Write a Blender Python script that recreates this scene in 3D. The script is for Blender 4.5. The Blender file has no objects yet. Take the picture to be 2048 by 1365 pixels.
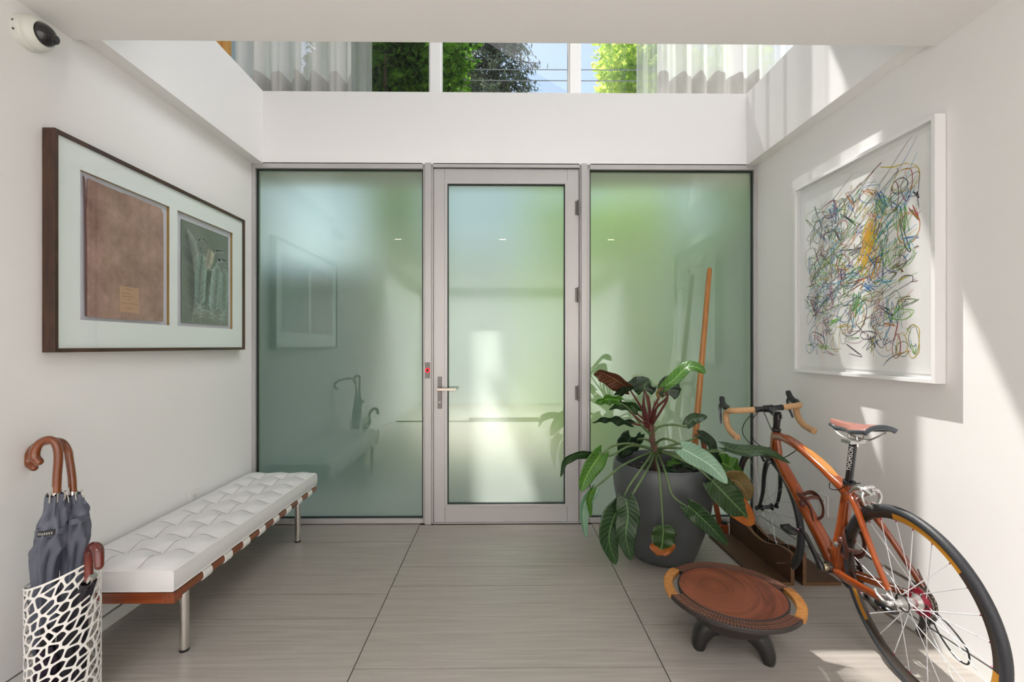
import bpy, bmesh, math, random
from mathutils import Vector, Matrix
C = bpy.context.scene.collection
S = bpy.context.scene
PI = math.pi

# ---------------------------------------------------------------- camera
CAMH, F, YAW = 1.268, 910.0, math.radians(0.6)
cd = bpy.data.cameras.new('camera'); cam = bpy.data.objects.new('camera', cd); C.objects.link(cam)
cam.location = (0, 0, CAMH); cam.rotation_euler = (PI/2, 0, -YAW)
cd.sensor_width = 36.0; cd.lens = F/2048*36; cd.shift_x = 0.00464; cd.shift_y = 0.00464
cd.clip_start = 0.05; cd.clip_end = 500
S.camera = cam

# ---------------------------------------------------------------- light and exposure
S.view_settings.view_transform = 'Standard'; S.view_settings.look = 'None'
S.view_settings.exposure = 0.0; S.view_settings.gamma = 1.0
S.view_settings.use_curve_mapping = False
S.cycles.use_denoising = True
S.cycles.max_bounces = 12; S.cycles.diffuse_bounces = 6; S.cycles.glossy_bounces = 5
S.cycles.transmission_bounces = 8; S.cycles.transparent_max_bounces = 24
S.cycles.sample_clamp_indirect = 6.0
S.cycles.caustics_reflective = False

SUN = Vector((1.0, -1.42, -3.2)).normalized()
w = bpy.data.worlds.new('world'); S.world = w; w.use_nodes = True
nt = w.node_tree; nt.nodes.clear()
wo = nt.nodes.new('ShaderNodeOutputWorld'); bg = nt.nodes.new('ShaderNodeBackground')
sky = nt.nodes.new('ShaderNodeTexSky'); sky.sky_type = 'NISHITA'; sky.sun_disc = False
sky.sun_elevation = math.radians(61.5); sky.sun_rotation = math.atan2(-1.0, 1.42)
sky.air_density = 1.0; sky.dust_density = 1.2; sky.ozone_density = 1.0
bg.inputs['Strength'].default_value = 0.225
tn = nt.nodes.new('ShaderNodeMixRGB'); tn.blend_type = 'MULTIPLY'; tn.inputs[0].default_value = 1; tn.inputs[2].default_value = (1.04, 1.02, .92, 1)
nt.links.new(sky.outputs[0], tn.inputs[1]); nt.links.new(tn.outputs[0], bg.inputs[0]); nt.links.new(bg.outputs[0], wo.inputs[0])

sd = bpy.data.lights.new('sun', 'SUN'); so = bpy.data.objects.new('sun', sd); C.objects.link(so)
sd.energy = 7.8; sd.angle = math.radians(0.53); sd.color = (1.0, 0.97, 0.93)
so.rotation_euler = SUN.to_track_quat('-Z', 'Y').to_euler(); so.location = (-6, 9, 20)

def area(name, loc, target, sx, sy, power, col=(1, 1, 1), spread=180):
    l = bpy.data.lights.new(name, 'AREA'); o = bpy.data.objects.new(name, l); C.objects.link(o)
    l.shape = 'RECTANGLE'; l.size = sx; l.size_y = sy; l.energy = power; l.color = col; l.spread = math.radians(spread)
    o.location = loc; o.rotation_euler = (Vector(target)-Vector(loc)).to_track_quat('-Z', 'Y').to_euler()
    return o
# unseen fill lights added behind the camera and in the upper storey, no fittings
area('rear_fill_light', (0.0, -1.9, 2.5), (0.0, -1.85, 0.0), 3.3, 3.0, 310, (0.985, 0.985, 1.0), 110)
area('upper_fill_light', (1.0, 1.5, 5.8), (-1.0, 2.1, 0.5), 3.0, 3.2, 100, (0.985, 0.985, 1.0), 150)

# ---------------------------------------------------------------- coordinates from measured points
_c, _s = math.cos(YAW), math.sin(YAW)
def at(px, py, Y):
    k = (px-1014.5)/F
    X = Y*(_s+k*_c)/(_c-k*_s)
    d = Y*_c+X*_s
    return Vector((X, Y, CAMH-(py-692)*d/F))
def atX(px, py, X):
    k = (px-1014.5)/F
    Y = X*(_c-k*_s)/(_s+k*_c)
    return at(px, py, Y)
def xd(px, Y=3.233): return at(px, 692, Y).x
def zd(py): return CAMH-(py-692)*3.233/F

# ---------------------------------------------------------------- mesh builder
def catmull(pts, n=6):
    P = [Vector(p) for p in pts]
    if len(P) < 3: return P
    Q = [P[0]*2-P[1]]+P+[P[-1]*2-P[-2]]
    out = []
    for i in range(1, len(Q)-2):
        a, b, c, d = Q[i-1], Q[i], Q[i+1], Q[i+2]
        for k in range(n):
            t = k/n
            out.append(0.5*((2*b)+(c-a)*t+(2*a-5*b+4*c-d)*t*t+(3*b-a-3*c+d)*t**3))
    out.append(P[-1]); return out
def lerp_list(vals, m):
    n = len(vals); out = []
    for i in range(m):
        t = i/(m-1)*(n-1); k = min(int(t), n-2); f = t-k
        a, b = vals[k], vals[k+1]
        out.append(a*(1-f)+b*f if not isinstance(a, tuple) else tuple(x*(1-f)+y*f for x, y in zip(a, b)))
    return out

class MB:
    def __init__(s): s.v = []; s.f = []; s.m = []; s.c = []; s.uv = {}
    def add(s, vs, fs, mi=0, col=None):
        b = len(s.v); s.v += [Vector(x) for x in vs]
        for f in fs: s.f.append(tuple(b+i for i in f)); s.m.append(mi); s.c.append(col)
        return b
    def box(s, x0, x1, y0, y1, z0, z1, mi=0, col=None):
        vs = [(x, y, z) for z in (z0, z1) for y in (y0, y1) for x in (x0, x1)]
        s.add(vs, [(0, 2, 3, 1), (4, 5, 7, 6), (0, 1, 5, 4), (2, 6, 7, 3), (0, 4, 6, 2), (1, 3, 7, 5)], mi, col); return s
    def obox(s, c, ax, ay, az, mi=0, col=None):   # oriented box, half-axes as vectors
        c, ax, ay, az = map(Vector, (c, ax, ay, az))
        vs = [c+ax*i+ay*j+az*k for k in (-1, 1) for j in (-1, 1) for i in (-1, 1)]
        s.add(vs, [(0, 2, 3, 1), (4, 5, 7, 6), (0, 1, 5, 4), (2, 6, 7, 3), (0, 4, 6, 2), (1, 3, 7, 5)], mi, col); return s
    def tube(s, pts, r, n=10, mi=0, col=None, ref=None, caps=True, p=2.0, closed=False):
        P = [Vector(q) for q in pts]; m = len(P)
        R = r if isinstance(r, (list,)) else [r]*m
        if len(R) != m: R = lerp_list(R, m)
        T = []
        for i in range(m):
            a = P[(i-1) % m] if closed else P[max(i-1, 0)]; b = P[(i+1) % m] if closed else P[min(i+1, m-1)]
            T.append((b-a).normalized() if (b-a).length > 1e-9 else Vector((0, 0, 1)))
        u = Vector(ref) if ref is not None else (Vector((0, 0, 1)) if abs(T[0].z) < .9 else Vector((1, 0, 0)))
        rings = []
        vs = []
        for i in range(m):
            if ref is not None: u = Vector(ref)
            u = (u-T[i]*u.dot(T[i]))
            u = u.normalized() if u.length > 1e-6 else T[i].orthogonal().normalized()
            w_ = T[i].cross(u)
            rr = R[i]; ru, rw = rr if isinstance(rr, tuple) else (rr, rr)
            for k in range(n):
                a = 2*PI*k/n; ca, sa = math.cos(a), math.sin(a)
                if p != 2.0:
                    ca = math.copysign(abs(ca)**(2/p), ca); sa = math.copysign(abs(sa)**(2/p), sa)
                vs.append(P[i]+u*(ru*ca)+w_*(rw*sa))
        fs = []
        for i in range(m if closed else m-1):
            j = (i+1) % m
            for k in range(n):
                k2 = (k+1) % n
                fs.append((i*n+k, i*n+k2, j*n+k2, j*n+k))
        if caps and not closed:
            fs.append(tuple(range(n-1, -1, -1))); fs.append(tuple((m-1)*n+k for k in range(n)))
        s.add(vs, fs, mi, col); return s
    def lathe(s, prof, n=32, axis=((0, 0, 0), (0, 0, 1)), mi=0, col=None, xs=1.0, caps=True):
        o = Vector(axis[0]); d = Vector(axis[1]).normalized()
        u = d.orthogonal().normalized() if abs(d.z) < .99 else Vector((1, 0, 0)); w_ = d.cross(u)
        vs = []
        for r, h in prof:
            for k in range(n):
                a = 2*PI*k/n; vs.append(o+d*h+u*(r*math.cos(a)*xs)+w_*(r*math.sin(a)))
        fs = []
        for i in range(len(prof)-1):
            for k in range(n):
                k2 = (k+1) % n; fs.append((i*n+k, i*n+k2, (i+1)*n+k2, (i+1)*n+k))
        if caps:
            if prof[0][0] > 1e-5: fs.append(tuple(range(n-1, -1, -1)))
            if prof[-1][0] > 1e-5: fs.append(tuple((len(prof)-1)*n+k for k in range(n)))
        s.add(vs, fs, mi, col); return s
    def prism(s, poly, d, mi=0, col=None):       # polygon of 3-d points extruded by vector d
        P = [Vector(p) for p in poly]; d = Vector(d); n = len(P)
        fs = [tuple(range(n-1, -1, -1)), tuple(n+i for i in range(n))]
        fs += [(i, (i+1) % n, n+(i+1) % n, n+i) for i in range(n)]
        s.add(P+[p+d for p in P], fs, mi, col); return s
    def grid(s, fn, nu, nv, mi=0, col=None, uv=True):
        b = len(s.v); vs = []
        for j in range(nv+1):
            for i in range(nu+1):
                vs.append(fn(i/nu, j/nv))
        fs = []
        for j in range(nv):
            for i in range(nu):
                a = j*(nu+1)+i; fs.append((a, a+1, a+nu+2, a+nu+1))
        s.add(vs, fs, mi, col)
        if uv:
            for j in range(nv+1):
                for i in range(nu+1): s.uv[b+j*(nu+1)+i] = (i/nu, j/nv)
        return s
    def ball(s, c, r, n=12, m=8, mi=0, col=None):
        rx, ry, rz = r if isinstance(r, tuple) else (r, r, r)
        c = Vector(c); vs = []; fs = []
        for j in range(m+1):
            t = PI*j/m
            for k in range(n):
                a = 2*PI*k/n
                vs.append(c+Vector((rx*math.sin(t)*math.cos(a), ry*math.sin(t)*math.sin(a), rz*math.cos(t))))
        for j in range(m):
            for k in range(n):
                k2 = (k+1) % n; fs.append((j*n+k, (j+1)*n+k, (j+1)*n+k2, j*n+k2))
        s.add(vs, fs, mi, col); return s
    def build(s, name, mats, parent=None, smooth=True, bevel=0, solid=0, label=None, kind=None, autosm=35, subsurf=0, origin=None, soff=0):
        me = bpy.data.meshes.new(name)
        vs = s.v
        me.from_pydata([tuple(x) for x in vs], [], s.f)
        if not isinstance(mats, (list, tuple)): mats = [mats]
        for mt in mats: me.materials.append(mt)
        if len(mats) > 1: me.polygons.foreach_set('material_index', s.m)
        if any(c is not None for c in s.c):
            ca = me.color_attributes.new('col', 'FLOAT_COLOR', 'CORNER')
            arr = []
            for p_, c in zip(me.polygons, s.c):
                c = c or (1, 1, 1)
                for _ in p_.loop_indices: arr += [c[0], c[1], c[2], 1.0]
            ca.data.foreach_set('color', arr)
        if s.uv:
            ul = me.uv_layers.new(name='uv'); arr = []
            for l in me.loops: arr += list(s.uv.get(l.vertex_index, (0, 0)))
            ul.data.foreach_set('uv', arr)
        me.update()
        if smooth:
            me.polygons.foreach_set('use_smooth', [True]*len(me.polygons))
            if autosm:
                try: me.set_sharp_from_angle(angle=math.radians(autosm))
                except Exception: pass
        o = bpy.data.objects.new(name, me); C.objects.link(o)
        if parent is not None:
            o.parent = parent
        if bevel:
            b = o.modifiers.new('bevel', 'BEVEL'); b.width = bevel; b.segments = 2; b.limit_method = 'ANGLE'
        if solid:
            b = o.modifiers.new('solid', 'SOLIDIFY'); b.thickness = solid; b.offset = soff
        if subsurf:
            b = o.modifiers.new('sub', 'SUBSURF'); b.levels = subsurf; b.render_levels = subsurf
        if label: o['label'] = label
        if kind: o['kind'] = kind
        return o

def thing(name, label, cat, loc=(0, 0, 0), rot=(0, 0, 0), group=None):
    o = bpy.data.objects.new(name, None); C.objects.link(o); o.empty_display_size = .1
    o.location = loc; o.rotation_euler = rot; o['label'] = label; o['category'] = cat
    if group: o['group'] = group
    return o
def tag(o, label, cat, group=None):
    o['label'] = label; o['category'] = cat
    if group: o['group'] = group
    return o
def struct(name, mb, mats, parent=None, **k):
    o = mb.build(name, mats, parent, **k)
    if parent is None: o['kind'] = 'structure'
    return o
def reparent(root, parts):      # parts were built in world space; keep them there under an Empty that has a location
    pass

# ---------------------------------------------------------------- materials
def mat(name):
    m = bpy.data.materials.new(name); m.use_nodes = True; m.node_tree.nodes.clear()
    o = m.node_tree.nodes.new('ShaderNodeOutputMaterial'); return m, m.node_tree, o
def N(t, typ, **k):
    n = t.nodes.new(typ)
    for a, b in k.items():
        if a.startswith('_'): setattr(n, a[1:], b)
        else:
            key = a.replace('0x', ''); n.inputs[int(key[1:]) if key[0] == 'i' and key[1:].isdigit() else key.replace('__', ' ')].default_value = b
    return n
def rgb(h):
    h = h.lstrip('#'); v = [int(h[i:i+2], 16)/255 for i in (0, 2, 4)]
    return tuple((x/12.92 if x <= .04045 else ((x+.055)/1.055)**2.4) for x in v)+(1,)
def P(name, col, rough=.5, metal=0.0, bump=0.0, bscale=40, var=0.0, vscale=6, spec=.5, coat=0.0, stretch=(1, 1, 1), emis=None, estr=0, trans=0.0, sub=0.0):
    m, t, o = mat(name)
    b = t.nodes.new('ShaderNodeBsdfPrincipled'); t.links.new(b.outputs[0], o.inputs[0])
    col = rgb(col) if isinstance(col, str) else col
    b.inputs['Base Color'].default_value = col; b.inputs['Roughness'].default_value = rough
    b.inputs['Metallic'].default_value = metal; b.inputs['Specular IOR Level'].default_value = spec
    b.inputs['Coat Weight'].default_value = coat; b.inputs['Coat Roughness'].default_value = .08
    b.inputs['Transmission Weight'].default_value = trans
    if emis: b.inputs['Emission Color'].default_value = rgb(emis); b.inputs['Emission Strength'].default_value = estr
    if bump or var:
        tc = t.nodes.new('ShaderNodeTexCoord'); mp = t.nodes.new('ShaderNodeMapping')
        mp.inputs['Scale'].default_value = stretch
        t.links.new(tc.outputs['Object'], mp.inputs[0])
    if var:
        n = t.nodes.new('ShaderNodeTexNoise'); n.inputs['Scale'].default_value = vscale; n.inputs['Detail'].default_value = 5
        t.links.new(mp.outputs[0], n.inputs['Vector'])
        r = t.nodes.new('ShaderNodeMixRGB'); r.inputs[1].default_value = tuple(c*(1-var) for c in col[:3])+(1,)
        r.inputs[2].default_value = tuple(min(1, c*(1+var)) for c in col[:3])+(1,)
        t.links.new(n.outputs[0], r.inputs[0]); t.links.new(r.outputs[0], b.inputs['Base Color'])
    if bump:
        n = t.nodes.new('ShaderNodeTexNoise'); n.inputs['Scale'].default_value = bscale; n.inputs['Detail'].default_value = 4
        t.links.new(mp.outputs[0], n.inputs['Vector'])
        bp = t.nodes.new('ShaderNodeBump'); bp.inputs['Strength'].default_value = bump; bp.inputs['Distance'].default_value = .003
        t.links.new(n.outputs[0], bp.inputs['Height']); t.links.new(bp.outputs[0], b.inputs['Normal'])
    return m
def WOOD(name, c1, c2, rough=.35, scale=18, stretch=(1, .08, 1), coat=.3, dist=3, bump=.05):
    m, t, o = mat(name)
    b = t.nodes.new('ShaderNodeBsdfPrincipled'); t.links.new(b.outputs[0], o.inputs[0])
    tc = t.nodes.new('ShaderNodeTexCoord'); mp = t.nodes.new('ShaderNodeMapping'); mp.inputs['Scale'].default_value = stretch
    t.links.new(tc.outputs['Object'], mp.inputs[0])
    n = t.nodes.new('ShaderNodeTexNoise'); n.inputs['Scale'].default_value = scale; n.inputs['Detail'].default_value = 6
    n.inputs['Distortion'].default_value = dist*.3; n.inputs['Roughness'].default_value = .6
    t.links.new(mp.outputs[0], n.inputs['Vector'])
    cr = t.nodes.new('ShaderNodeValToRGB')
    cr.color_ramp.elements[0].position = .3; cr.color_ramp.elements[0].color = rgb(c1)
    cr.color_ramp.elements[1].position = .7; cr.color_ramp.elements[1].color = rgb(c2)
    t.links.new(n.outputs[0], cr.inputs[0]); t.links.new(cr.outputs[0], b.inputs['Base Color'])
    b.inputs['Roughness'].default_value = rough; b.inputs['Coat Weight'].default_value = coat; b.inputs['Coat Roughness'].default_value = .1
    bp = t.nodes.new('ShaderNodeBump'); bp.inputs['Strength'].default_value = bump; bp.inputs['Distance'].default_value = .002
    t.links.new(n.outputs[0], bp.inputs['Height']); t.links.new(bp.outputs[0], b.inputs['Normal'])
    return m

M = {}
M['wall'] = P('wall_paint', (.81, .80, .792, 1), .75, bump=.03, bscale=120, var=.015, vscale=2)
M['ceil'] = P('ceiling_paint', (.80, .785, .775, 1), .85, bump=.02, bscale=120, var=.015, vscale=1.5)
M['base'] = P('baseboard_paint', (.78, .78, .75, 1), .4)
M['gap'] = P('shadow_gap', (.10, .10, .08, 1), .9)
M['alu'] = P('anodised_aluminium', (.50, .485, .475, 1), .42, metal=.35, bump=.02, bscale=60, stretch=(1, 1, .05))
M['alu2'] = P('aluminium_light', (.52, .505, .495, 1), .4, metal=.3)
M['gasket'] = P('gasket', (.015, .02, .02, 1), .6)
M['steel'] = P('brushed_steel', (.17, .158, .145, 1), .38, metal=.6, bump=.05, bscale=90, stretch=(1, 1, .1))
M['chrome'] = P('polished_steel', (.75, .72, .68, 1), .15, metal=1.0)
M['whiteframe'] = P('white_window_frame', (.82, .81, .80, 1), .5)
M['black'] = P('black_plastic', (.012, .012, .013, 1), .35)
M['blackgloss'] = P('black_gloss', (.008, .008, .01, 1), .08, coat=.5)
M['rubber'] = P('tyre_rubber', (.028, .03, .034, 1), .5, bump=.2, bscale=160)
M['white'] = P('white_metal', (.82, .80, .76, 1), .45)
M['plate'] = P('white_plastic', (.78, .77, .75, 1), .35)

# tile: streaks along x
m, t, o = mat('porcelain_tile'); M['tile'] = m
b = t.nodes.new('ShaderNodeBsdfPrincipled'); t.links.new(b.outputs[0], o.inputs[0])
tc = t.nodes.new('ShaderNodeTexCoord'); geo = t.nodes.new('ShaderNodeNewGeometry'); oi = t.nodes.new('ShaderNodeObjectInfo')
mp = t.nodes.new('ShaderNodeMapping'); mp.inputs['Scale'].default_value = (.8, 22, 1)
addv = t.nodes.new('ShaderNodeVectorMath'); addv.operation = 'MULTIPLY_ADD'
addv.inputs[1].default_value = (1, 1, 1)
t.links.new(geo.outputs['Position'], addv.inputs[0])
cmb = t.nodes.new('ShaderNodeCombineXYZ'); mul = t.nodes.new('ShaderNodeMath'); mul.operation = 'MULTIPLY'; mul.inputs[1].default_value = 37
t.links.new(oi.outputs['Random'], mul.inputs[0]); t.links.new(mul.outputs[0], cmb.inputs[0]); t.links.new(mul.outputs[0], cmb.inputs[2])
t.links.new(cmb.outputs[0], addv.inputs[2]); t.links.new(addv.outputs[0], mp.inputs[0])
n1 = N(t, 'ShaderNodeTexNoise', Scale=3.0, Detail=8, Distortion=.8); t.links.new(mp.outputs[0], n1.inputs['Vector'])
n2 = N(t, 'ShaderNodeTexNoise', Scale=260.0, Detail=3); t.links.new(geo.outputs['Position'], n2.inputs['Vector'])
cr = t.nodes.new('ShaderNodeValToRGB'); e = cr.color_ramp.elements
e[0].position = .25; e[0].color = (.275, .246, .218, 1); e[1].position = .75; e[1].color = (.37, .338, .305, 1)
t.links.new(n1.outputs[0], cr.inputs[0])
mx = t.nodes.new('ShaderNodeMixRGB'); mx.blend_type = 'OVERLAY'; mx.inputs[0].default_value = .28
t.links.new(cr.outputs[0], mx.inputs[1]); t.links.new(n2.outputs[0], mx.inputs[2]); t.links.new(mx.outputs[0], b.inputs['Base Color'])
b.inputs['Roughness'].default_value = .38
bp = N(t, 'ShaderNodeBump', Strength=.12, Distance=.002); t.links.new(n1.outputs[0], bp.inputs['Height']); t.links.new(bp.outputs[0], b.inputs['Normal'])

# frosted glass face
def frosted(name, tint, tl=.38):
    m, t, o = mat(name)
    rf = t.nodes.new('ShaderNodeBsdfRefraction'); rf.inputs['Color'].default_value = tint; rf.inputs['Roughness'].default_value = .70; rf.inputs['IOR'].default_value = 1.25
    tr = t.nodes.new('ShaderNodeBsdfTranslucent'); tr.inputs['Color'].default_value = tint
    m1 = t.nodes.new('ShaderNodeMixShader'); m1.inputs[0].default_value = tl
    t.links.new(rf.outputs[0], m1.inputs[1]); t.links.new(tr.outputs[0], m1.inputs[2])
    gl = t.nodes.new('ShaderNodeBsdfGlossy'); gl.inputs['Roughness'].default_value = 0.0; gl.inputs['Color'].default_value = (.9, 1, .97, 1)
    lw = t.nodes.new('ShaderNodeFresnel'); lw.inputs['IOR'].default_value = 2.15
    m2 = t.nodes.new('ShaderNodeMixShader'); t.links.new(lw.outputs[0], m2.inputs[0])
    t.links.new(m1.outputs[0], m2.inputs[1]); t.links.new(gl.outputs[0], m2.inputs[2]); t.links.new(m2.outputs[0], o.inputs[0])
    return m
M['frost'] = frosted('frosted_glass', (.96, 1.0, .94, 1), .46)
m, t, o = mat('clear_back_face'); M['clearback'] = m
tr = t.nodes.new('ShaderNodeBsdfTransparent'); tr.inputs[0].default_value = (.95, 1, .97, 1); t.links.new(tr.outputs[0], o.inputs[0])
m, t, o = mat('clear_glass'); M['glass'] = m
tr = t.nodes.new('ShaderNodeBsdfTransparent'); gl = t.nodes.new('ShaderNodeBsdfGlossy'); gl.inputs['Roughness'].default_value = 0
lw = t.nodes.new('ShaderNodeLayerWeight'); lw.inputs[0].default_value = .5
pw = N(t, 'ShaderNodeMath', _operation='POWER'); pw.inputs[1].default_value = 4.0; t.links.new(lw.outputs['Facing'], pw.inputs[0])
fr = N(t, 'ShaderNodeMath', _operation='MULTIPLY_ADD'); fr.inputs[1].default_value = .55; fr.inputs[2].default_value = .02; t.links.new(pw.outputs[0], fr.inputs[0])
ms = t.nodes.new('ShaderNodeMixShader'); t.links.new(fr.outputs[0], ms.inputs[0]); t.links.new(tr.outputs[0], ms.inputs[1]); t.links.new(gl.outputs[0], ms.inputs[2]); t.links.new(ms.outputs[0], o.inputs[0])
def sheer(name, col, trans, tlc=.55):
    m, t, o = mat(name)
    tr = t.nodes.new('ShaderNodeBsdfTransparent'); tl = t.nodes.new('ShaderNodeBsdfTranslucent'); df = t.nodes.new('ShaderNodeBsdfDiffuse')
    tl.inputs[0].default_value = col; df.inputs[0].default_value = col
    a = t.nodes.new('ShaderNodeMixShader'); a.inputs[0].default_value = tlc; t.links.new(df.outputs[0], a.inputs[1]); t.links.new(tl.outputs[0], a.inputs[2])
    c = t.nodes.new('ShaderNodeMixShader'); c.inputs[0].default_value = trans; t.links.new(a.outputs[0], c.inputs[1]); t.links.new(tr.outputs[0], c.inputs[2])
    t.links.new(c.outputs[0], o.inputs[0]); return m
M['sheer'] = sheer('sheer_voile', (.92, .915, .90, 1), .22)
M['sheer_thin'] = sheer('thin_voile', (.85, .87, .85, 1), .62)
M['hem'] = sheer('voile_hem', (.58, .565, .54, 1), .04, .40)
def VC(name, rough=.6, bump=0, spec=.3):      # colour attribute material for flat prints
    m, t, o = mat(name); b = t.nodes.new('ShaderNodeBsdfPrincipled'); t.links.new(b.outputs[0], o.inputs[0])
    a = t.nodes.new('ShaderNodeVertexColor'); a.layer_name = 'col'; t.links.new(a.outputs[0], b.inputs['Base Color'])
    b.inputs['Roughness'].default_value = rough; b.inputs['Specular IOR Level'].default_value = spec; return m
M['ink'] = VC('coloured_ink')
# ================================================================ SHELL
DY = 3.233
XL, XR = xd(503), xd(1515)
BL, BR = xd(526), xd(1493)          # inner faces of the side beams
ZH = 2.557; ZU = 3.07; ZC = 2.53; YE = 1.896
fl = MB().box(XL-.3, XR+.3, -3.5, DY+.12, -.12, -.012)
floor = struct('floor', fl, P('grout', (.035, .033, .03, 1), .9))
tile_rows = {0: (2.945, 2.333), 1: (3.227, 2.612), 2: (2.886, 2.271)}
cols = [(XL-.02, -.585), (-.585, .635), (.635, XR+.02)]
for ci, (x0, x1) in enumerate(cols):
    a, b_ = tile_rows[ci]
    # rows: wide (.615) and narrow (.208) alternate
    edges = []; y = a; k = 0
    top = []
    if a < 3.2: top.append((DY+.1 if DY+.1 < a+.5 else DY+.1, a))
    edges += top
    wide = True
    while y > -1.0:
        h = .615 if wide else .208
        edges.append((y, y-h)); y -= h; wide = not wide
    for (ya, yb) in edges:
        g = .0023
        mb = MB().box(x0+g, x1-g, yb+g, ya-g, -.012, 0)
        mb.build('tile', M['tile'], floor, smooth=False)
mb = MB().box(XL-.3, XR+.3, -3.5, y, -.012, 0); mb.build('tile', M['tile'], floor, smooth=False, kind='stuff', label='grey tiles of the rear part of the hall')

W = .14
def wallbox(name, x0, x1, y0, y1, z0, z1, m='wall'):
    return struct(name, MB().box(x0, x1, y0, y1, z0, z1), M[m], smooth=False)
wallbox('wall_left', XL-W, XL, -3.5, DY+.1, .068, ZH+.1)
wallbox('wall_right', XR, XR+W, -3.5, DY+.1, .068, ZH+.1)
# skirting flush with the wall above a shadow gap
struct('baseboard_left', MB().box(XL-.1, XL, -3.5, DY, 0, .058).box(XL-.1, XL-.012, -3.5, DY, .058, .068, 1), [M['base'], M['gap']], smooth=False)
struct('baseboard_right', MB().box(XR, XR+.1, -3.5, DY, 0, .058).box(XR+.012, XR+.1, -3.5, DY, .058, .068, 1), [M['base'], M['gap']], smooth=False)
# rear wall of the hall
struct('wall_rear', MB().box(XL-W, XR+W, -3.64, -3.5, 0, ZC), M['wall'], smooth=False)
# lower ceiling = slab of the upper storey, near side
struct('ceiling', MB().box(XL-.2, XR+.2, -3.5, YE, ZC, ZU), M['ceil'], smooth=False, bevel=.002)
# header over the glazed front, deep ledge, and the side upstands of the void
struct('wall_front', MB().box(XL-1.2, XR+1.2, DY, 3.80, ZH, ZU), M['wall'], smooth=False, bevel=.002)
struct('trim_1', MB().box(XL-1.2, BL, YE-.3, DY, ZH, ZU), M['wall'], smooth=False, bevel=.002)
struct('trim_2', MB().box(BR, XR+1.2, YE-.3, DY, ZH, ZU), M['wall'], smooth=False, bevel=.002)
# upper storey shell
UL, UR, UZ = -2.75, 2.75, 6.14
struct('wall_upper_left', MB().box(UL-W, UL, -3.5, 3.9, ZU, UZ), M['wall'], smooth=False)
struct('wall_upper_right', MB().box(UR, UR+W, -3.5, 3.9, ZU, UZ), M['wall'], smooth=False)
struct('wall_upper_rear', MB().box(UL-W, UR+W, -3.64, -3.5, ZU, UZ), M['wall'], smooth=False)
struct('ceiling_upper', MB().box(UL-W, UR+W, -3.64, 3.86, UZ, UZ+.2), M['ceil'], smooth=False)
# ---- upper window wall at Y = 3.76
WY = 3.76
mx0, mx1 = xd(860, WY), xd(880, WY); mx2, mx3 = xd(1140, WY), xd(1160, WY)
xs = [UL, UL+.06, -2.05, -1.97, mx0, mx1, mx2, mx3, 1.95, 2.03, UR-.06, UR]
for i, (a, b_) in enumerate([(UL+.06, -2.05), (-1.97, mx0), (mx1, mx2), (mx3, 1.95), (2.03, UR-.06)]):
    win = MB()
    fw = .012
    win.box(a, b_, WY+.02, WY+.08, ZU, ZU+.04).box(a, b_, WY+.02, WY+.08, UZ-.05, UZ)
    win.box(a, a+fw, WY+.02, WY+.08, ZU, UZ).box(b_-fw, b_, WY+.02, WY+.08, ZU, UZ)
    wn = struct('window_%d' % (i+1), win, M['whiteframe'], smooth=False)
    MB().box(a+fw, b_-fw, WY+.045, WY+.051, ZU+.04, UZ-.05).build('pane', M['glass'], wn, smooth=False)
mu = MB()
for a, b_ in ((UL, UL+.06), (-2.05, -1.97), (mx0, mx1), (mx2, mx3), (1.95, 2.03), (UR-.06, UR)):
    mu.box(a, b_, WY, WY+.10, ZU, UZ)
struct('trim_3', mu, M['whiteframe'], smooth=False, bevel=.002)
# ---- entrance screen
fy0, fy1 = DY, DY+.09
gy = DY+.038
zt, zb = zd(326.5), 0.0
X = lambda p: xd(p)
fr = MB()
fr.box(X(503), X(510), fy0, fy1, 0, zt)             # left jamb
fr.box(X(845.5), X(850), fy0+.012, fy1, 0, zt-.0); fr.box(X(850), X(862.5), fy0-.006, fy1, 0, zt); fr.box(X(862.5), X(866), fy0+.01, fy1, 0, zt)
fr.box(X(1159.5), X(1162.5), fy0+.012, fy1, 0, zt); fr.box(X(1162.5), X(1174), fy0-.006, fy1, 0, zt); fr.box(X(1174), X(1180), fy0+.012, fy1, 0, zt)
fr.box(X(1508.5), X(1515), fy0, fy1, 0, zt)
for a, b_ in ((510, 845.5), (1180, 1508.5)):
    fr.box(X(a), X(b_), fy0, fy1, zd(338), zt); fr.box(X(a), X(b_), fy0, fy1, 0.006, zd(1038))
fr.box(X(866), X(1159.5), fy0, fy1, zd(335), zt)
fr.box(X(866), X(1159.5), fy0-.004, fy1, 0.004, zd(1046.5))
struct('trim_4', fr, M['alu'], smooth=False, bevel=.0015)
# gasket lines
for i, (a, b_, z0, z1) in enumerate([(510, 845.5, zd(1038), zd(338)), (1180, 1508.5, zd(1038), zd(338))]):
    wn = MB(); gk = .008
    x0, x1 = X(a), X(b_)
    wn.box(x0, x0+gk, fy0+.02, gy, z0, z1).box(x1-gk, x1, fy0+.02, gy, z0, z1)
    wn.box(x0+gk, x1-gk, fy0+.02, gy, z1-gk, z1).box(x0+gk, x1-gk, fy0+.02, gy, z0, z0+gk)
    g = struct('window_%d' % (i+6), wn, M['gasket'], smooth=False)
    pn = MB(); pn.add([(x0, gy, z0), (x1, gy, z0), (x1, gy, z1), (x0, gy, z1)], [(0, 1, 2, 3)], 0)
    pn.add([(x0, gy+.008, z0), (x1, gy+.008, z0), (x1, gy+.008, z1), (x0, gy+.008, z1)], [(3, 2, 1, 0)], 1)
    pn.build('pane', [M['frost'], M['clearback']], g, smooth=False, label='frosted glass pane')
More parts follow.
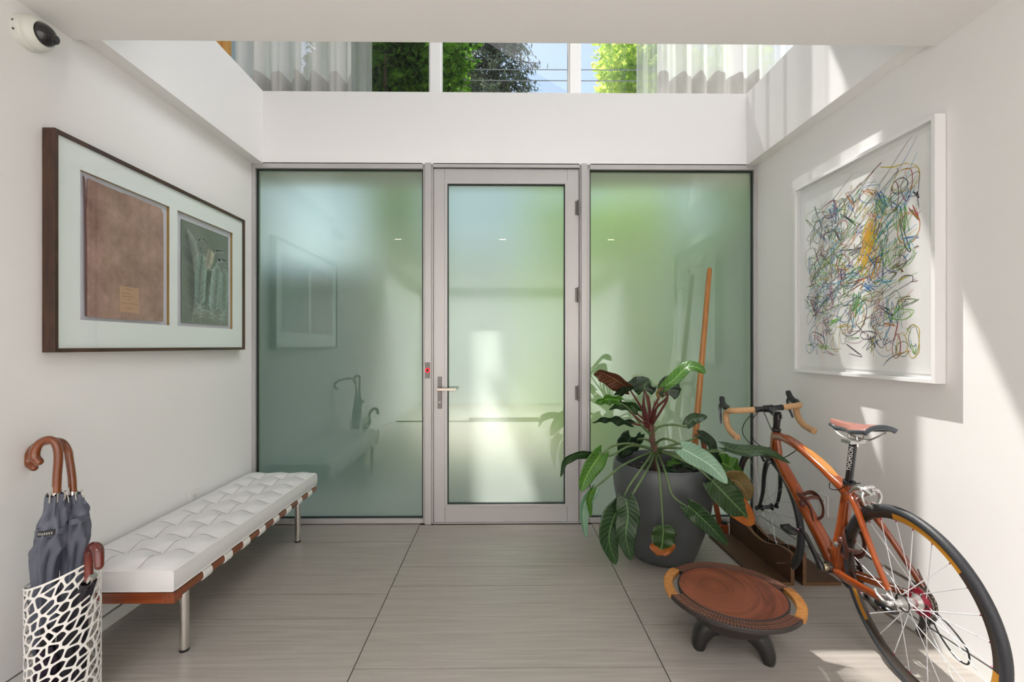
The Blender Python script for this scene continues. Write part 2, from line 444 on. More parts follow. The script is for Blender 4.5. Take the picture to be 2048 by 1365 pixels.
# door leaf
dd = MB()
dx0, dx1, dz0, dz1 = X(867), X(1158), zd(1046), zd(337)
gx0, gx1, gz0, gz1 = X(894.5), X(1130.5), zd(1010.5), zd(367)
dy = DY+.012
sx0, sx1, sz0, sz1 = X(889), X(1135), zd(1015), zd(360.5)     # inner edge of the stiles, before the glazing bead
dd.box(dx0, sx0, dy, dy+.06, dz0, dz1).box(sx1, dx1, dy, dy+.06, dz0, dz1)
dd.box(sx0+.0012, sx1-.0012, dy, dy+.06, sz1, dz1).box(sx0+.0012, sx1-.0012, dy, dy+.06, dz0, sz0)
door = struct('door_1', dd, M['alu2'], smooth=False, bevel=.001)
bd = MB(); bd.box(sx0, gx0, dy-.004, dy+.05, sz0, sz1).box(gx1, sx1, dy-.004, dy+.05, sz0, sz1).box(gx0, gx1, dy-.004, dy+.05, gz1, sz1).box(gx0, gx1, dy-.004, dy+.05, sz0, gz0)
bd.build('glazing_bead', M['alu2'], door, smooth=False, bevel=.001)
gk = MB(); q = .006; ya, yb = dy+.005, dy+.03
gk.box(gx0, gx0+q, ya, yb, gz0, gz1).box(gx1-q, gx1, ya, yb, gz0, gz1).box(gx0+q, gx1-q, ya, yb, gz1-q, gz1).box(gx0+q, gx1-q, ya, yb, gz0, gz0+q)
gk.build('gasket', M['gasket'], door, smooth=False)
pn = MB(); yy = dy+.026
pn.add([(gx0, yy, gz0), (gx1, yy, gz0), (gx1, yy, gz1), (gx0, yy, gz1)], [(0, 1, 2, 3)], 0)
pn.add([(gx0, yy+.008, gz0), (gx1, yy+.008, gz0), (gx1, yy+.008, gz1), (gx0, yy+.008, gz1)], [(3, 2, 1, 0)], 1)
pn.build('pane', [M['frost'], M['clearback']], door, smooth=False, label='frosted glass pane')
dg = MB()      # dark joint round the leaf
dg.box(X(865.6), X(867), fy0+.03, fy1, 0, zd(335)).box(X(1158), X(1160), fy0+.03, fy1, 0, zd(335)).box(X(866), X(1160), fy0+.03, fy1, zd(337.2), zd(334.8))
dg.build('joint', M['gasket'], door, smooth=False)
# lever handle
hx = X(879.5); hz = zd(778)
MB().box(X(875), X(883.5), dy-.008, dy, zd(818), zd(754)).build('handle_plate', M['steel'], door, smooth=False, bevel=.0015)
hn = MB(); hn.tube([(hx, dy-.008, hz), (hx, dy-.05, hz)], .009, 12)
hn.obox((X(894.5), dy-.055, hz-.001), ((X(914)-X(875))/2, 0, 0), (0, .008, 0), (0, 0, .0095))
hn.build('door_handle', P('lever_steel', (.46, .41, .35, 1), .3, metal=.9), door, bevel=.002)
MB().tube([(X(877), dy-.018, zd(807.5)), (X(883.5), dy-.018, zd(802))], .004, 8).tube([(hx, dy-.018, zd(805)), (hx, dy, zd(805))], .007, 12).build('thumb_turn', M['chrome'], door)
for py in (415, 589.5, 787):
    hg = MB(); hxx = X(1156.8)
    hg.tube([(hxx, dy-.012, zd(py+15)), (hxx, dy-.012, zd(py-15))], .0075, 12)
    hg.box(hxx-.022+.0, hxx, dy-.004, dy, zd(py+14), zd(py-14))
    for dz in (-8, 6): hg.tube([(hxx, dy-.012, zd(py+dz)), (hxx, dy-.012, zd(py+dz+1.2))], .0082, 12)
    hg.build('hinge', M['steel'], door)
eb = thing('exit_button', 'slim steel exit button plate with glowing red ring beside the door', 'button', (X(855.5), fy0-.006, zd(757)))
EX, EZ = X(855.5), zd(741)
EBL = eb.location.copy()
def loc(mb, o):      # shift world-built geometry into its thing's space
    for v in mb.v: v -= Vector(o)
    return mb
loc(MB().box(X(850.5), X(860.5), fy0-.010, fy0-.006, zd(757), zd(725)), EBL).build('plate', M['steel'], eb, smooth=False, bevel=.001)
rg = MB().tube([(EX+.0135*math.cos(a), fy0-.012, EZ+.0135*math.sin(a)) for a in [i*PI/12 for i in range(24)]], .0036, 8, closed=True)
loc(rg, EBL).build('ring', P('red_led', '#ff2030', .3, emis='#ff1420', estr=1.6), eb)
loc(MB().lathe([(.0105, 0), (.0105, .003), (0, .004)], 20, ((EX, fy0-.010, EZ), (0, -1, 0))), EBL).build('push_disc', M['black'], eb)
for p_ in (729.5, 753): loc(MB().ball((EX, fy0-.0105, zd(p_)), .0025), EBL).build('screw', M['black'], eb)

# sockets
def outlet(x, sgn, y, z, label):
    o = thing('wall_outlet', label, 'outlet', (x, y, z))
    pm = MB().box(*(sorted((0, -sgn*.006))), -.0375, .0375, -.0575, .0575); pm.build('cover_plate', M['plate'], o, smooth=False, bevel=.002)
    r = MB()
    for dz in (.02, -.02): r.box(*(sorted((-sgn*.006, -sgn*.0085))), -.017, .017, dz-.0145, dz+.0145)
    r.build('receptacle', M['plate'], o, smooth=False, bevel=.001)
    h = MB()
    for dz in (.02, -.02):
        for dyy in (-.006, .006): h.box(*(sorted((-sgn*.0082, -sgn*.0089))), dyy-.0012, dyy+.0012, dz-.002, dz+.007)
        h.box(*(sorted((-sgn*.0082, -sgn*.0089))), -.002, .002, dz-.010, dz-.006)
    h.build('slots', M['black'], o, smooth=False)
outlet(XR, 1, 2.56, .368, 'white wall outlet behind the wooden bicycle')
outlet(XL, -1, 2.63, .385, 'white wall outlet just above the white bench cushion')

# recessed lights in the near ceiling (seen mirrored in the glass)
for px_, lab in ((-1.23, 'small recessed ceiling light nearest the left wall'), (0.0, 'small recessed ceiling light in the middle of the row'), (1.285, 'small recessed ceiling light nearest the right wall')):
    d = thing('ceiling_light', lab, 'ceiling light', (px_, 1.16, ZC), group='recessed ceiling lights')
    MB().box(-.055, .055, -.02, .02, -.003, 0).build('trim_plate', M['plate'], d, smooth=False)
    MB().box(-.035, .035, -.010, .010, -.0045, -.003).build('lens', P('lamp_lens', '#fff0dc', .4, emis='#ffe2c0', estr=14), d, smooth=False)

# ================================================================ OUTDOORS seen through glass
M['leafgreen'] = None
def LEAFM(name, c1, c2, tr=.5):
    m, t, o = mat(name)
    oi = t.nodes.new('ShaderNodeNewGeometry'); n = N(t, 'ShaderNodeTexNoise', Scale=1.7, Detail=3)
    t.links.new(oi.outputs['Position'], n.inputs['Vector'])
    n2 = N(t, 'ShaderNodeTexNoise', Scale=9.0, Detail=2); t.links.new(oi.outputs['Position'], n2.inputs['Vector'])
    ad = N(t, 'ShaderNodeMath', _operation='ADD'); t.links.new(n.outputs[0], ad.inputs[0]); t.links.new(n2.outputs[0], ad.inputs[1])
    cr = t.nodes.new('ShaderNodeValToRGB'); cr.color_ramp.elements[0].position = .8/2; cr.color_ramp.elements[0].color = rgb(c1)
    cr.color_ramp.elements[1].position = 1.2/2; cr.color_ramp.elements[1].color = rgb(c2)
    h = N(t, 'ShaderNodeMath', _operation='MULTIPLY'); h.inputs[1].default_value = .5; t.links.new(ad.outputs[0], h.inputs[0]); t.links.new(h.outputs[0], cr.inputs[0])
    d = t.nodes.new('ShaderNodeBsdfDiffuse'); tl = t.nodes.new('ShaderNodeBsdfTranslucent')
    t.links.new(cr.outputs[0], d.inputs[0]); t.links.new(cr.outputs[0], tl.inputs[0])
    mx = t.nodes.new('ShaderNodeMixShader'); mx.inputs[0].default_value = tr
    t.links.new(d.outputs[0], mx.inputs[1]); t.links.new(tl.outputs[0], mx.inputs[2]); t.links.new(mx.outputs[0], o.inputs[0]); return m
M['l_dark'] = LEAFM('leaves_dark', '#244a18', '#86bc3e', .5)
M['l_lime'] = LEAFM('leaves_lime', '#9cc83a', '#e4f274', .6)
M['l_con'] = LEAFM('needles', '#44524a', '#98a48c', .35)
M['l_shrub'] = LEAFM('leaves_shrub', '#6aa430', '#c6ea5a', .5)
M['l_hedge'] = LEAFM('leaves_hedge', '#1e4a3c', '#356a52', .3)
M['bark'] = P('bark', '#5a4a3c', .9, bump=.5, bscale=20, var=.3)
def foliage(blobs, n, size, seed, hang=0.0):
    R = random.Random(seed); vs = []; fs = []
    tot = sum(b[3]*b[3] for b in blobs)
    for (x, y, z, r, *rest) in blobs:
        rz = rest[0] if rest else r
        k = int(n*r*r/tot)
        for _ in range(k):
            d = Vector((R.gauss(0, 1), R.gauss(0, 1), R.gauss(0, 1))).normalized()
            q = (R.random()**.45)
            p = Vector((x+d.x*r*q, y+d.y*r*q, z+d.z*rz*q))
            sz = size*R.uniform(.6, 1.3)
            a = Vector((R.gauss(0, 1), R.gauss(0, 1), R.gauss(0, .6)-hang)).normalized(); b = a.orthogonal()
            b = (b*math.cos(R.random()*6)+a.cross(b)*math.sin(R.random()*6)).normalized()
            i0 = len(vs)
            vs += [p-a*sz, p+b*sz*.42, p+a*sz, p-b*sz*.42]
            fs.append((i0, i0+1, i0+2, i0+3))
    mb = MB(); mb.add(vs, fs); return mb
def tree(name, label, x, y, h, blobs, n, size, m, seed, tr=.16, group=None):
    o = thing(name, label, 'tree', (x, y, -.15), group=group)
    R = random.Random(seed)
    tk = MB(); tk.tube(catmull([(0, 0, 0), (.06, .05, h*.35), (-.05, 0, h*.7), (.05, 0, h*.95)]), [tr, tr*.8, tr*.5, tr*.15], 10)
    for k in range(9):
        z = h*(.35+.06*k); a = R.random()*6.28; L = h*.08
        tk.tube(catmull([(0, 0, z), (L*.5*math.cos(a), L*.5*math.sin(a), z+L*.35), (L*math.cos(a), L*math.sin(a), z+L*.6)]), [tr*.35, tr*.22, tr*.08], 6)
    tk.build('trunk', M['bark'], o)
    foliage(blobs, n, size, seed).build('foliage', M[m], o, kind='stuff', smooth=False)
    return o
struct('ground_outside', MB().box(-30, 30, DY+.12, 45, -.2, -.05), P('concrete_paving', (.56, .48, .41, 1), .85, var=.1, vscale=3), smooth=False)
# big dark broadleaf tree
R0 = random.Random(4)
bl = [(R0.uniform(-1.0, .95), R0.uniform(-.45, .45), R0.uniform(4.4, 7.4), R0.uniform(.5, .85)) for _ in range(26)]
bl += [(-.56, 0, 11.3, .5), (-.64, 0, 10.75, .48), (-.45, 0, 10.2, .48), (-.27, 0, 9.6, .5), (-.1, 0, 9.0, .45), (.2, 0, 11.0, .6), (.3, 0, 10.2, .65), (.45, 0, 9.3, .7), (.9, 0, 10.9, .6), (1.0, 0, 10.0, .65), (1.1, 0, 9.2, .55), (.3, 0, 8.3, .6)]  # high clumps added and shaped to shade the door glass
bl += [(-1.06, 0, 12.2, .24), (-1.06, 0, 12.6, .24), (-1.06, 0, 13.0, .24), (-1.06, 0, 13.4, .24), (-1.3, 0, 12.5, .26), (-1.3, 0, 13.1, .26), (-1.48, -.35, 12.9, .36), (-1.45, -.35, 13.6, .36), (-1.48, -.3, 14.2, .36), (-1.2, -.3, 12.2, .35)]  # topmost clumps added to keep sun off the bowl and floor
tree('broadleaf_tree', 'dark green leafy tree seen behind the left upper window', -1.95, 7.5, 11.0, bl, 30000, .085, 'l_dark', 5, .13)
hs = MB().prism([(-12, 8.0, -.1), (-3.52, 8.0, -.1), (-7.1, 13, -.1), (-12, 13, -.1)], (0, 0, 15.1))  # added sun blocker; slanted side follows the sun to shape its shade
house = thing('shade_house', 'tall flat roofed house block added to shade the door glass and floor', 'sun blocker', (-7.7, 8.0, 0))
loc(hs, house.location).build('wall', P('shade_house_render', (.60, .62, .60, 1), .8, var=.08), house, smooth=False)
for zz_ in (1.2, 4.2, 7.2, 10.2):
    for xx_ in (-5.2, -7.2, -9.2):
        wq = loc(MB().box(xx_-.55, xx_+.55, 7.96, 8.01, zz_, zz_+1.5), house.location).build('window', M['whiteframe'], house, smooth=False)
        loc(MB().box(xx_-.48, xx_+.48, 7.95, 7.965, zz_+.07, zz_+1.43), house.location).build('pane', M['blackgloss'], wq, smooth=False)
loc(MB().prism([(-12.1, 7.98, 15.0), (-3.51, 7.98, 15.0), (-7.1, 13.1, 15.0), (-12.1, 13.1, 15.0)], (0, 0, .2)), house.location).build('roof', M['gap'], house, smooth=False)
p = at(1255, 130, 11.0)
R0 = random.Random(8)
bl = [(R0.uniform(-.5, 1.6)+.25, R0.uniform(-1.0, 1.0), R0.uniform(6.3, 10.6), R0.uniform(.45, .8)) for _ in range(34)]
tree('maple_tree', 'sunlit lime green tree seen through the right upper window', p.x, 11.0, 10.4, bl, 9500, .105, 'l_lime', 9, .1)
# conifer: whorls of drooping boughs
p = at(985, 130, 16.5)
con = thing('conifer_tree', 'grey green spruce with drooping boughs in the middle upper window', 'tree', (p.x, 16.5, -.15))
MB().tube([(0, 0, 0), (0, 0, 8), (0, 0, 15.5)], [.24, .16, .04], 10).build('trunk', M['bark'], con)
R0 = random.Random(3); vs = []; fs = []; bt = MB()
for lv in range(21):
    z = 15.6-lv*.34; L = min(2.9, .5+lv*.115)
    for k in range(10):
        a = R0.random()*6.283; ll = L*R0.uniform(.65, 1.08); zz = z+R0.uniform(-.2, .2)
        if 5.5 < zz < 13.5: bt.tube([(0, 0, zz), (ll*.5*math.cos(a), ll*.5*math.sin(a), zz-.02), (ll*math.cos(a), ll*math.sin(a), zz-.25*ll)], [.03, .02, .008], 5)
        m_ = int(ll*46)
        for q in range(m_):
            f = (q/m_)**.8; r_ = ll*f
            c = Vector((r_*math.cos(a)+R0.gauss(0, .10), r_*math.sin(a)+R0.gauss(0, .10), zz-.25*ll*f*f-abs(R0.gauss(0, .16))))
            dr = Vector((math.cos(a)*.5+R0.gauss(0, .5), math.sin(a)*.5+R0.gauss(0, .5), -.7+R0.gauss(0, .4))).normalized()*R0.uniform(.07, .15)
            b = dr.orthogonal().normalized()*.035
            i0 = len(vs); vs += [c-dr, c+b, c+dr, c-b]; fs.append((i0, i0+1, i0+2, i0+3))
bt.build('boughs', M['bark'], con, label='bare brown boughs')
nb = MB(); nb.add(vs, fs); nb.build('needles', M['l_con'], con, kind='stuff', smooth=False)
# fill trees
for (px_, Y_, h_, n_, m_, sd_, lab) in ((1400, 16, 11.0, 7000, 'l_shrub', 22, 'bright tree behind the right curtain'), (880, 23, 16, 5000, 'l_dark', 23, 'dark tree standing behind the spruce')):
    p = at(px_, 130, Y_); R0 = random.Random(sd_)
    bl = [(R0.uniform(-1.6, 1.6), R0.uniform(-1, 1), R0.uniform(h_*.66, h_), R0.uniform(.9, 1.5)) for _ in range(18)]
    tree('garden_tree', lab, p.x, Y_, h_, bl, n_, .17, m_, sd_)
# shrubs and walls seen blurred through the frosted panes
def shrub(px_, pyt, Y_, r, m_, sd_, lab):
    p = at(px_, pyt, Y_); hh = p.z
    o = thing('garden_shrub', lab, 'shrub', (p.x, Y_, -.05), group=None)
    MB().tube([(0, 0, 0), (.02, 0, hh*.6)], [.05, .02], 8).build('stem', M['bark'], o)
    k = max(1, int(hh/(r*.9))); R = random.Random(sd_)
    bl = [(R.uniform(-.12, .12), R.uniform(-.1, .1), .35*r+(hh-r*.7)*(i/max(1, k)), r*R.uniform(.85, 1.1)) for i in range(k+1)]
    foliage(bl, 2600, .09, sd_).build('foliage', M[m_], o, kind='stuff', smooth=False)
shrub(822, 345, 6.2, .42, 'l_lime', 31, 'tall lime green shrub blurred behind the left glass panel')
shrub(800, 600, 5.25, .27, 'l_shrub', 32, 'green shrub blurred behind the edge of the left glass panel')
shrub(1105, 425, 7.4, .56, 'l_lime', 33, 'bright lime shrub blurred behind the door glass')
shrub(1225, 430, 5.8, .58, 'l_lime', 34, 'bright lime shrub blurred behind the right glass panel')
shrub(1345, 480, 7.0, .62, 'l_dark', 35, 'green shrub blurred behind the right glass panel')
shrub(1446, 365, 5.0, .34, 'l_dark', 36, 'dark columnar shrub blurred at the right end of the glass')
gw = MB(); x0 = at(380, 0, 4.6).x; x1 = at(735, 0, 4.6).x
gw.box(x0, x1, 4.6, 4.8, -.1, at(600, 545, 4.6).z)
struct('wall_garden', gw, P('teal_render', (.13, .20, .17, 1), .8, var=.1), smooth=False)
struct('wall_boundary', MB().box(-3.4, 9, 10.6, 10.8, -.1, 3.2), P('pale_render', (.66, .76, .73, 1), .8, var=.05), smooth=False)
for (z_, lab) in ((at(1000, 139, 9.0).z, 'upper of the two overhead cables outside the upper windows'), (at(1000, 161, 9.0).z, 'lower of the two overhead cables outside the upper windows')):
    b_ = at(1700, 139, 9.0)
    cb = MB().tube(catmull([(-3.50, 9, z_+.03), (0, 9, z_), (10.06, 9, z_+.03)], 8), .011, 6)
    tag(cb.build('overhead_cable', P('cable', (.35, .36, .4, 1), .6)), lab, 'cable', 'overhead cables')

pl_ = thing('utility_pole', 'wooden utility pole carrying the overhead cables far to the right', 'pole', (10.2, 9.0, -.1))
MB().tube([(0, 0, 0), (0, 0, 8.2)], [.14, .10], 12).build('pole', M['bark'], pl_)
MB().box(-.5, .5, -.05, .05, 6.55, 6.62).build('crossarm', M['bark'], pl_, smooth=False)
# ================================================================ CURTAINS
def curtain(name, label, x0, x1, Y, folds, amp, z0, z1, m, seed, hem=True, parent=None):
    R = random.Random(seed); ph = [R.uniform(0, 6.28) for _ in range(4)]
    o = parent or thing(name, label, 'curtain', ((x0+x1)/2, Y, z0))
    c = o.location.copy()
    def f(x): 
        u = (x-x0)/(x1-x0)
        t = u*folds*2*PI
        return amp*(math.sin(t+ph[0]+.7*math.sin(t*.37+ph[1]))+.35*math.sin(2.3*t+ph[2]))
    def zb(x):
        u = (x-x0)/(x1-x0)
        return .012+.022*(1+math.sin(u*folds*2*PI+ph[3]))
    n = int(folds*16)
    g = MB().grid(lambda u, v: Vector((x0+(x1-x0)*u, Y+f(x0+(x1-x0)*u), z0+zb(x0+(x1-x0)*u)+(z1-z0)*v))-c, n, 1)
    g.build('fabric', m, o, autosm=0)
    if hem:
        h = MB().grid(lambda u, v: Vector((x0+(x1-x0)*u, Y+f(x0+(x1-x0)*u)-.004, z0+zb(x0+(x1-x0)*u)+.175*v))-c, n, 1)
        h.build('hem', M['hem'], o, autosm=0)
    return o
CZ = ZU+.005
cl = curtain('curtain', 'white sheer curtain gathered at the left upper window', xd(462, 3.42), xd(705, 3.42), 3.42, 6.5, .045, CZ, 5.85, M['sheer'], 3)
curtain('', '', xd(697, 3.46), xd(745, 3.46), 3.46, 2, .02, CZ-0.01, 5.85, M['sheer_thin'], 5, hem=False, parent=cl).name
cr_ = curtain('curtain', 'white sheer curtain gathered at the right upper window', xd(1315, 3.38), xd(1590, 3.38), 3.38, 7.5, .045, CZ, 5.85, M['sheer'], 7)
curtain('', '', xd(1275, 3.42), xd(1325, 3.42), 3.42, 2, .02, CZ-.01, 5.85, M['sheer_thin'], 8, hem=False, parent=cr_)
# orange wooden blind at the far left of the upper storey
a, b_ = at(438, 110, 3.5), at(469, 84, 3.5)
tb = thing('wooden_blind', 'honey coloured wooden blind above the left void upstand', 'blind', ((a.x+b_.x)/2-.15, 3.5, a.z))
for k in range(7): MB().box(-.27+k*.065, -.209+k*.065, -.012, .012, 0, 1.6).build('board', WOOD('honey_wood%d' % k, '#c98a3a', '#e6ab55', stretch=(1, 1, .1)), tb, smooth=False, bevel=.002)

# ================================================================ SECURITY CAMERA
p = atX(66, 66, XL); cp = Vector((XL, p.y, p.z)); p2 = atX(44, 66, XL)
scm = thing('security_camera', 'white round dome camera with black bubble high on the left wall', 'camera', (XL, p2.y+.018, 2.434))
ax = Vector((1, .12, -.22)).normalized()
M['camw'] = P('camera_white', (.66, .68, .62, 1), .5)
MB().lathe([(.068, -.012), (.070, 0), (.070, .022), (.066, .034), (.0655, .035)], 40, ((0, 0, 0), (1, 0, 0))).build('base', M['camw'], scm)
MB().lathe([(.066, .0), (.0675, .004), (.063, .022), (.054, .036), (.047, .040), (.043, .036)], 40, ((.034, 0, 0), (1, 0, -.08)), caps=False).build('housing', M['camw'], scm)
MB().lathe([(.046, .0), (.0455, .012), (.041, .024), (.033, .034), (.02, .041), (0.001, .043)], 32, ((.062, .002, -.004), (1, .05, -.15))).build('dome', M['blackgloss'], scm)
MB().lathe([(.019, 0), (.019, .014), (.015, .018), (0, .018)], 20, ((.095, .012, -.014), (1, .35, -.4))).build('lens', M['blackgloss'], scm)
for (dy_, dz_, dx_) in ((-.069, .01, .012), (-.067, -.025, .012), (-.058, -.005, .05), (.0, -.060, .05)): MB().ball((dx_, dy_, dz_), .004).build('screw', M['black'], scm)
for ch_ in list(scm.children): ch_.scale = (.88, .88, .88)
# ================================================================ LEFT FRAMED PAIR
def TH(name, label, cat, loc_, **k): return thing(name, label, cat, tuple(loc_), **k)
def B(mb, t_, name, m, **k):          # build world-space geometry as a part of thing t_
    b_ = Vector(t_.location)
    for v in mb.v: v -= b_
    return mb.build(name, m, t_, **k)
xf = XL+.05
y0 = atX(83, 480, XL).y; y1 = atX(490.5, 560, xf).y
zt_ = atX(112, 256, xf).z; zb_ = atX(112, 705.5, xf).z
pic = TH('framed_artwork', 'dark walnut box frame with a brown folder and a feather print on the left wall', 'picture', (XL, (y0+y1)/2, zb_))
M['walnut'] = WOOD('walnut', '#2a180e', '#4e3220', .45, 30, (1, .15, .15), .15)
fwid = .016
f_ = MB().box(XL+.002, xf, y0, y0+fwid, zb_, zt_).box(XL+.002, xf, y1-fwid, y1, zb_, zt_)
f_.box(XL+.002, xf, y0+fwid, y1-fwid, zt_-fwid, zt_).box(XL+.002, xf, y0+fwid, y1-fwid, zb_, zb_+fwid)
B(f_, pic, 'frame', M['walnut'], smooth=False, bevel=.0015)
xm = xf-.012
op = []
for (pa, pb) in ((160.5, 340), (355, 466)):
    op.append((atX(pa, 500, xm).y, atX(pb, 500, xm).y))
oz0, oz1 = atX(160.5, 640, xm).z, atX(160.5, 339, xm).z
mt_ = MB(); ys = [y0+fwid, op[0][0], op[0][1], op[1][0], op[1][1], y1-fwid]
for i in (0, 2, 4): mt_.box(xm-.004, xm, ys[i], ys[i+1], zb_+fwid, zt_-fwid)
for i in (1, 3): mt_.box(xm-.004, xm, ys[i], ys[i+1], zb_+fwid, oz0).box(xm-.004, xm, ys[i], ys[i+1], oz1, zt_-fwid)
B(mt_, pic, 'mat_board', P('pale_mat', (.80, .87, .85, 1), .8), smooth=False)
xb = xm-.017
B(MB().box(xb-.003, xb, y0+fwid, y1-fwid, zb_+fwid, zt_-fwid), pic, 'backing_board', P('lilac_board', (.60, .61, .68, 1), .8), smooth=False)
for i, (a, b_) in enumerate(op):
    g = MB(); q = .006; e_ = .004
    g.box(xb, xm-.004, a-q, a+e_-.004, oz0-q, oz1+q).box(xb, xm-.004, b_, b_+q, oz0-q, oz1+q).box(xb, xm-.004, a, b_, oz1, oz1+q).box(xb, xm-.004, a, b_, oz0-q, oz0)
    B(g, pic, 'gilt_edge', P('gilt%d' % i, '#b98e3c', .35, metal=.8), smooth=False)
# folder
fa, fb = op[0][0]+.035, op[0][1]-.035
fz0, fz1 = oz0+.012, oz1-.02
fo = MB(); X0 = xb+.004
R = random.Random(2)
poly = [(fa+.005, fz0+.004), ((fa+fb)/2, fz0+.002), (fb-.002, fz0+.006), (fb, (fz0+fz1)/2), (fb-.002, fz1-.030), (fb-.02, fz1-.004), (fa+.19, fz1-.002), (fa+.185, fz1-.006), (fa+.01, fz1), (fa+.002, fz1-.15), (fa+.006, (fz0+fz1)/2)]
fo.prism([(X0, y, z) for y, z in poly], (.006, 0, 0))
m, t, o = mat('old_folder'); b = t.nodes.new('ShaderNodeBsdfPrincipled'); t.links.new(b.outputs[0], o.inputs[0]); b.inputs['Roughness'].default_value = .8
tc = t.nodes.new('ShaderNodeTexCoord')
n1 = N(t, 'ShaderNodeTexNoise', Scale=7.0, Detail=9, Roughness=.7); t.links.new(tc.outputs['Object'], n1.inputs['Vector'])
mp = t.nodes.new('ShaderNodeMapping'); mp.inputs['Scale'].default_value = (1, 22, 1.0); t.links.new(tc.outputs['Object'], mp.inputs[0])
n2 = N(t, 'ShaderNodeTexNoise', Scale=1.2, Detail=4); t.links.new(mp.outputs[0], n2.inputs['Vector'])
cr = t.nodes.new('ShaderNodeValToRGB'); cr.color_ramp.elements[0].position = .32; cr.color_ramp.elements[0].color = rgb('#7c504c'); cr.color_ramp.elements[1].position = .66; cr.color_ramp.elements[1].color = rgb('#d0aaa2')
t.links.new(n1.outputs[0], cr.inputs[0])
mx = t.nodes.new('ShaderNodeMixRGB'); mx.blend_type = 'MULTIPLY'; mx.inputs[0].default_value = .45
t.links.new(cr.outputs[0], mx.inputs[1]); t.links.new(n2.outputs[0], mx.inputs[2])
sp = t.nodes.new('ShaderNodeSeparateXYZ'); t.links.new(tc.outputs['Object'], sp.inputs[0])
mr = N(t, 'ShaderNodeMapRange'); mr.inputs[1].default_value = -.60; mr.inputs[2].default_value = -.38; t.links.new(sp.outputs[1], mr.inputs[0])
mx2 = t.nodes.new('ShaderNodeMixRGB'); mx2.inputs[2].default_value = rgb('#a08a72')
mx2.blend_type = 'MIX'; mlt = N(t, 'ShaderNodeMath', _operation='MULTIPLY'); mlt.inputs[1].default_value = .38; t.links.new(mr.outputs[0], mlt.inputs[0])
t.links.new(mlt.outputs[0], mx2.inputs[0]); t.links.new(mx.outputs[0], mx2.inputs[1]); t.links.new(mx2.outputs[0], b.inputs['Base Color'])
B(fo, pic, 'folder', m, smooth=False, label='worn mauve brown folder')
fl_ = MB().prism([(X0+.002, y, z) for y, z in [(fa-.012, fz1+.004), (fa-.004, fz1-.006), (fa, fz1-.10), (fa+.006, fz0+.01), (fa-.001, fz0+.006), (fa-.006, fz1-.12)]], (.003, 0, 0))
B(fl_, pic, 'folder_spine', P('folder_edge', '#6a4640', .8), smooth=False)
lb = MB(); la, lbb = fa+.165, fa+.275; lz0, lz1 = fz0+.035, fz0+.155; X1 = X0+.0062
lb.prism([(X1, la, lz0+.002), (X1, lbb, lz0), (X1, lbb-.001, lz1), (X1, la, lz1-.001)], (.0004, 0, 0))
lab_ = B(lb, pic, 'paper_label', P('buff_paper', '#b8957a', .8), smooth=False, label='buff paper label with faded handwriting')
ink = MB(); R = random.Random(12)
for (zz, a_, b__) in ((.108, .034, .078), (.088, .012, .06), (.074, .015, .085), (.060, .045, .06), (.042, .008, .10), (.020, .04, .075)):
    y = a_
    while y < b__:
        yn = y+R.uniform(.002, .006)
        ink.prism([(X1+.0005, la+y, lz0+zz), (X1+.0005, la+yn, lz0+zz+R.uniform(-.002, .002)), (X1+.0005, la+yn, lz0+zz+.0022), (X1+.0005, la+y, lz0+zz+.0012)], (.0002, 0, 0)); y = yn+R.uniform(0, .0015)
B(ink, pic, 'handwriting', P('faded_ink', '#6d4c40', .8), smooth=False, kind='stuff')
# feather print
pa, pb_ = op[1][0]+.045, op[1][1]-.035; pz0, pz1 = oz0+.02, oz1-.035
prt = MB(); prt.prism([(X0, pa, pz0), (X0, pb_, pz0), (X0, pb_, pz1), (X0, pa, pz1)], (.003, 0, 0))
B(prt, pic, 'print', P('print_ground', (.15, .18, .155, 1), .5, var=.35, vscale=7), smooth=False, label='grey green feather print')
ft = MB(); R = random.Random(6); XP = X0+.0034
def feather(s0, t0, s1, t1, wd, c, cw=0.0, fluff=.2, bend=.0, layer=0):
    pw, ph_ = pb_-pa, pz1-pz0
    pts = []
    for i in range(41):
        v = i/40
        y = s0+(s1-s0)*v+bend*math.sin(PI*v); z = t0+(t1-t0)*v
        pts.append((pa+y*pw, pz0+z*ph_))
    xx = XP+layer*.0003
    for i in range(3, 40):
        v = i/40
        y, z = pts[i]; yn, zn = pts[min(i+1, 40)]
        d = Vector((yn-y, zn-z)).normalized(); nrm = Vector((d.y, -d.x))
        wv = wd*pw*min(1, (1.05-v)*4)*min(1, v*5+.2)
        for sgn in (-1, 1):
            for q in range(2):
                fz = v < fluff
                L = wv*(R.uniform(.6, 1.25) if fz else R.uniform(.92, 1.04))
                o_ = d*(q*.5/40*ph_*(t1-t0))
                ang = .5 if not fz else R.uniform(-.4, .9)
                e_ = Vector((y, z))+o_+nrm*sgn*L*math.cos(ang)+d*L*math.sin(ang)*1.2
                s_ = Vector((y, z))+o_
                th = d*(.0012 if fz else ph_*(t1-t0)/70)
                k = R.uniform(.75, 1.15)*(2.0 if fz else 1.35)*(1+cw*sgn)
                cc = tuple(min(1, x*k) for x in c)
                ft.add([(xx, s_.x, s_.y), (xx, e_.x, e_.y), (xx, e_.x+th.x, e_.y+th.y), (xx, s_.x+th.x*1.4, s_.y+th.y*1.4)], [(0, 1, 2, 3)], 0, cc)
    rr = [(xx+.0003, y, z) for y, z in pts]
    for i in range(40):
        a_, b__ = rr[i], rr[i+1]; h = .0009*(1.2-i/40)
        ft.add([(a_[0], a_[1]-h, a_[2]), (a_[0], a_[1]+h, a_[2]), (b__[0], b__[1]+h, b__[2]), (b__[0], b__[1]-h, b__[2])], [(0, 1, 2, 3)], 0, (.62, .60, .52))
